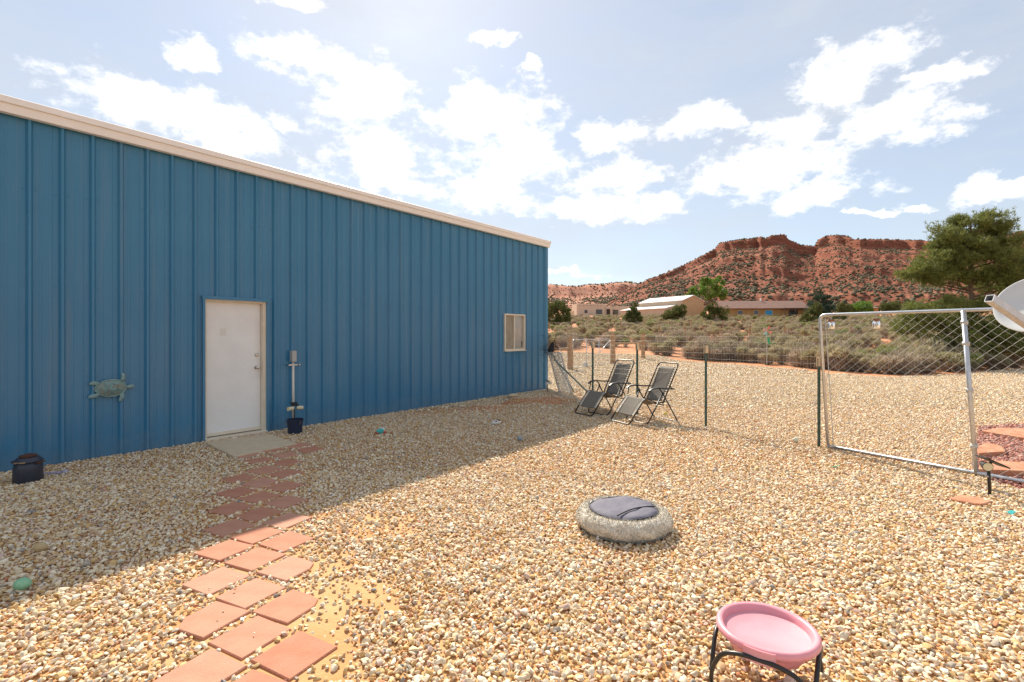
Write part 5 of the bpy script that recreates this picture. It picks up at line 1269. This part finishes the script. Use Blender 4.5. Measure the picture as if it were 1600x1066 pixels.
ball('tennis_ball', G(1243, 693.5), .040, fz('faded_felt', (.62, .66, .52), (.68, .70, .58)), 'faded pale ball beside the wire fence')
ball('yellow_ball', G(1040, 651), .040, fz('yellow_felt', (.66, .56, .12), (.70, .62, .22)), 'yellow ball on the gravel behind the right recliner')
ball('grey_ball', G(812, 691), .042, fz('blue_grey_rubber', (.27, .32, .37), (.34, .38, .42)), 'blue-grey ball at the edge of the building shadow')
def plush():
    p = G(594, 680); r = empty('plush_toy', (p.x, p.y, .018), 'small teal and red plush toy on the shaded gravel', 'dog toy', .6)
    MB().ball((0, 0, .045), .055, 14, 9, (1.2, .85, .8)).build('body', fz('teal_plush', (.03, .36, .33), (.10, .50, .46)), r, smooth=True)
    MB().ball((.05, .01, .075), .030, 12, 8).build('head', fz('white_plush', (.68, .70, .68), (.60, .64, .62)), r, smooth=True)
    rd = fz('red_plush', (.50, .09, .07), (.58, .15, .12))
    for (x, y) in ((-.08, -.03), (-.07, .05), (.10, -.05), (.11, .04)): MB().tube([(x*.4, y*.6, .03), (x, y, .018)], [.016, .011], 8).build('limb', rd, r, smooth=True)
    q = G(775, 665); r = empty('plush_toy', (q.x, q.y, .018), 'flattened white and brown plush toy in the building shade', 'dog toy', .9)
    wh = fz('cream_plush', (.62, .57, .50), (.68, .64, .58)); br = fz('brown_plush', (.10, .065, .05), (.15, .10, .08))
    MB().ball((0, 0, .035), .10, 18, 10, (1.15, .75, .42)).build('body', wh, r, smooth=True)
    for (x, y, s) in ((-.03, -.03, .026), (.045, -.02, .030), (.01, .035, .022), (.105, .02, .026)): MB().ball((x, y, .062), s, 10, 6, (1.2, 1, .55)).build('patch', br, r, smooth=True)
plush()
lump('pale_rock', G(801, 622), .11, MT['conc'], 'pale rock at the foot of the blue wall near the window', 'rock', 7, (1.3, .8, .55), .7)
lump('white_boulder', G(914.5, 574.5), .15, mat('white_rock', (.68, .66, .60), .8, (.60, .57, .50), 8), 'small white rock standing inside the tube gate', 'rock', 9, (1, .9, .95))
def scrap(px, py, poly, c, label):
    p = G(px, py); m = MB().prism(poly, .0, .006, .0); m.v = [(v[0], v[1], v[2]+.012*math.sin(v[0]*40)) for v in m.v]
    o = m.build('plastic_scrap', mat('scrap_'+label.split()[0], c, .4), None, loc=(p.x, p.y, .032), rz=.3); tag(o, label, 'litter')
scrap(1305, 733, [(-.07, -.012), (.06, -.018), (.075, .004), (-.02, .016)], (.05, .42, .22), 'green strip of plastic lying in front of the gate')
scrap(1580, 807, [(-.03, -.02), (.03, -.02), (.035, .02), (-.01, .03)], (.03, .33, .33), 'teal plastic shard on the gravel at the right edge')
def pinwheel():
    t = .42; p = GP.lerp(PC, .44); r = empty('pinwheel', Vector((p.x, p.y, 1.28))+Vector((.01, -.03, 0)), 'small pink and green pinwheel tied to the wire fence', 'pinwheel')
    MB().tube([(0, 0, -.10), (0, 0, .46)], .004, 6).build('stick', mat('pale_stick', (.6, .6, .55), .6), r)
    cols = [(.62, .20, .16), (.66, .34, .30), (.30, .45, .42), (.62, .28, .22)]
    for k in range(4):
        a = R(45+90*k); d = Vector((math.cos(a), 0, math.sin(a))); s = Vector((-d.z, 0, d.x))
        V = [Vector((0, -.012, .44)), Vector((0, -.012, .44))+d*.085, Vector((0, -.034, .44))+d*.06+s*.05]; V += [v+Vector((0, -.003, 0)) for v in V]
        MB().add(V, [(0, 1, 2), (5, 4, 3), (0, 3, 4, 1), (1, 4, 5, 2), (2, 5, 3, 0)]).build('blade', mat('pinwheel_blade_%d' % k, cols[k], .5), r)
    MB().add([(.0, -.01, .34), (.035, -.012, .33), (.05, -.015, .22), (.02, -.012, .23), (.0, -.014, .34), (.035, -.016, .33), (.05, -.019, .22), (.02, -.016, .23)], [(0, 1, 2, 3), (7, 6, 5, 4), (0, 4, 5, 1), (1, 5, 6, 2), (2, 6, 7, 3), (3, 7, 4, 0)]).build('ribbon', mat('green_ribbon', (.02, .36, .16), .5), r)
pinwheel()
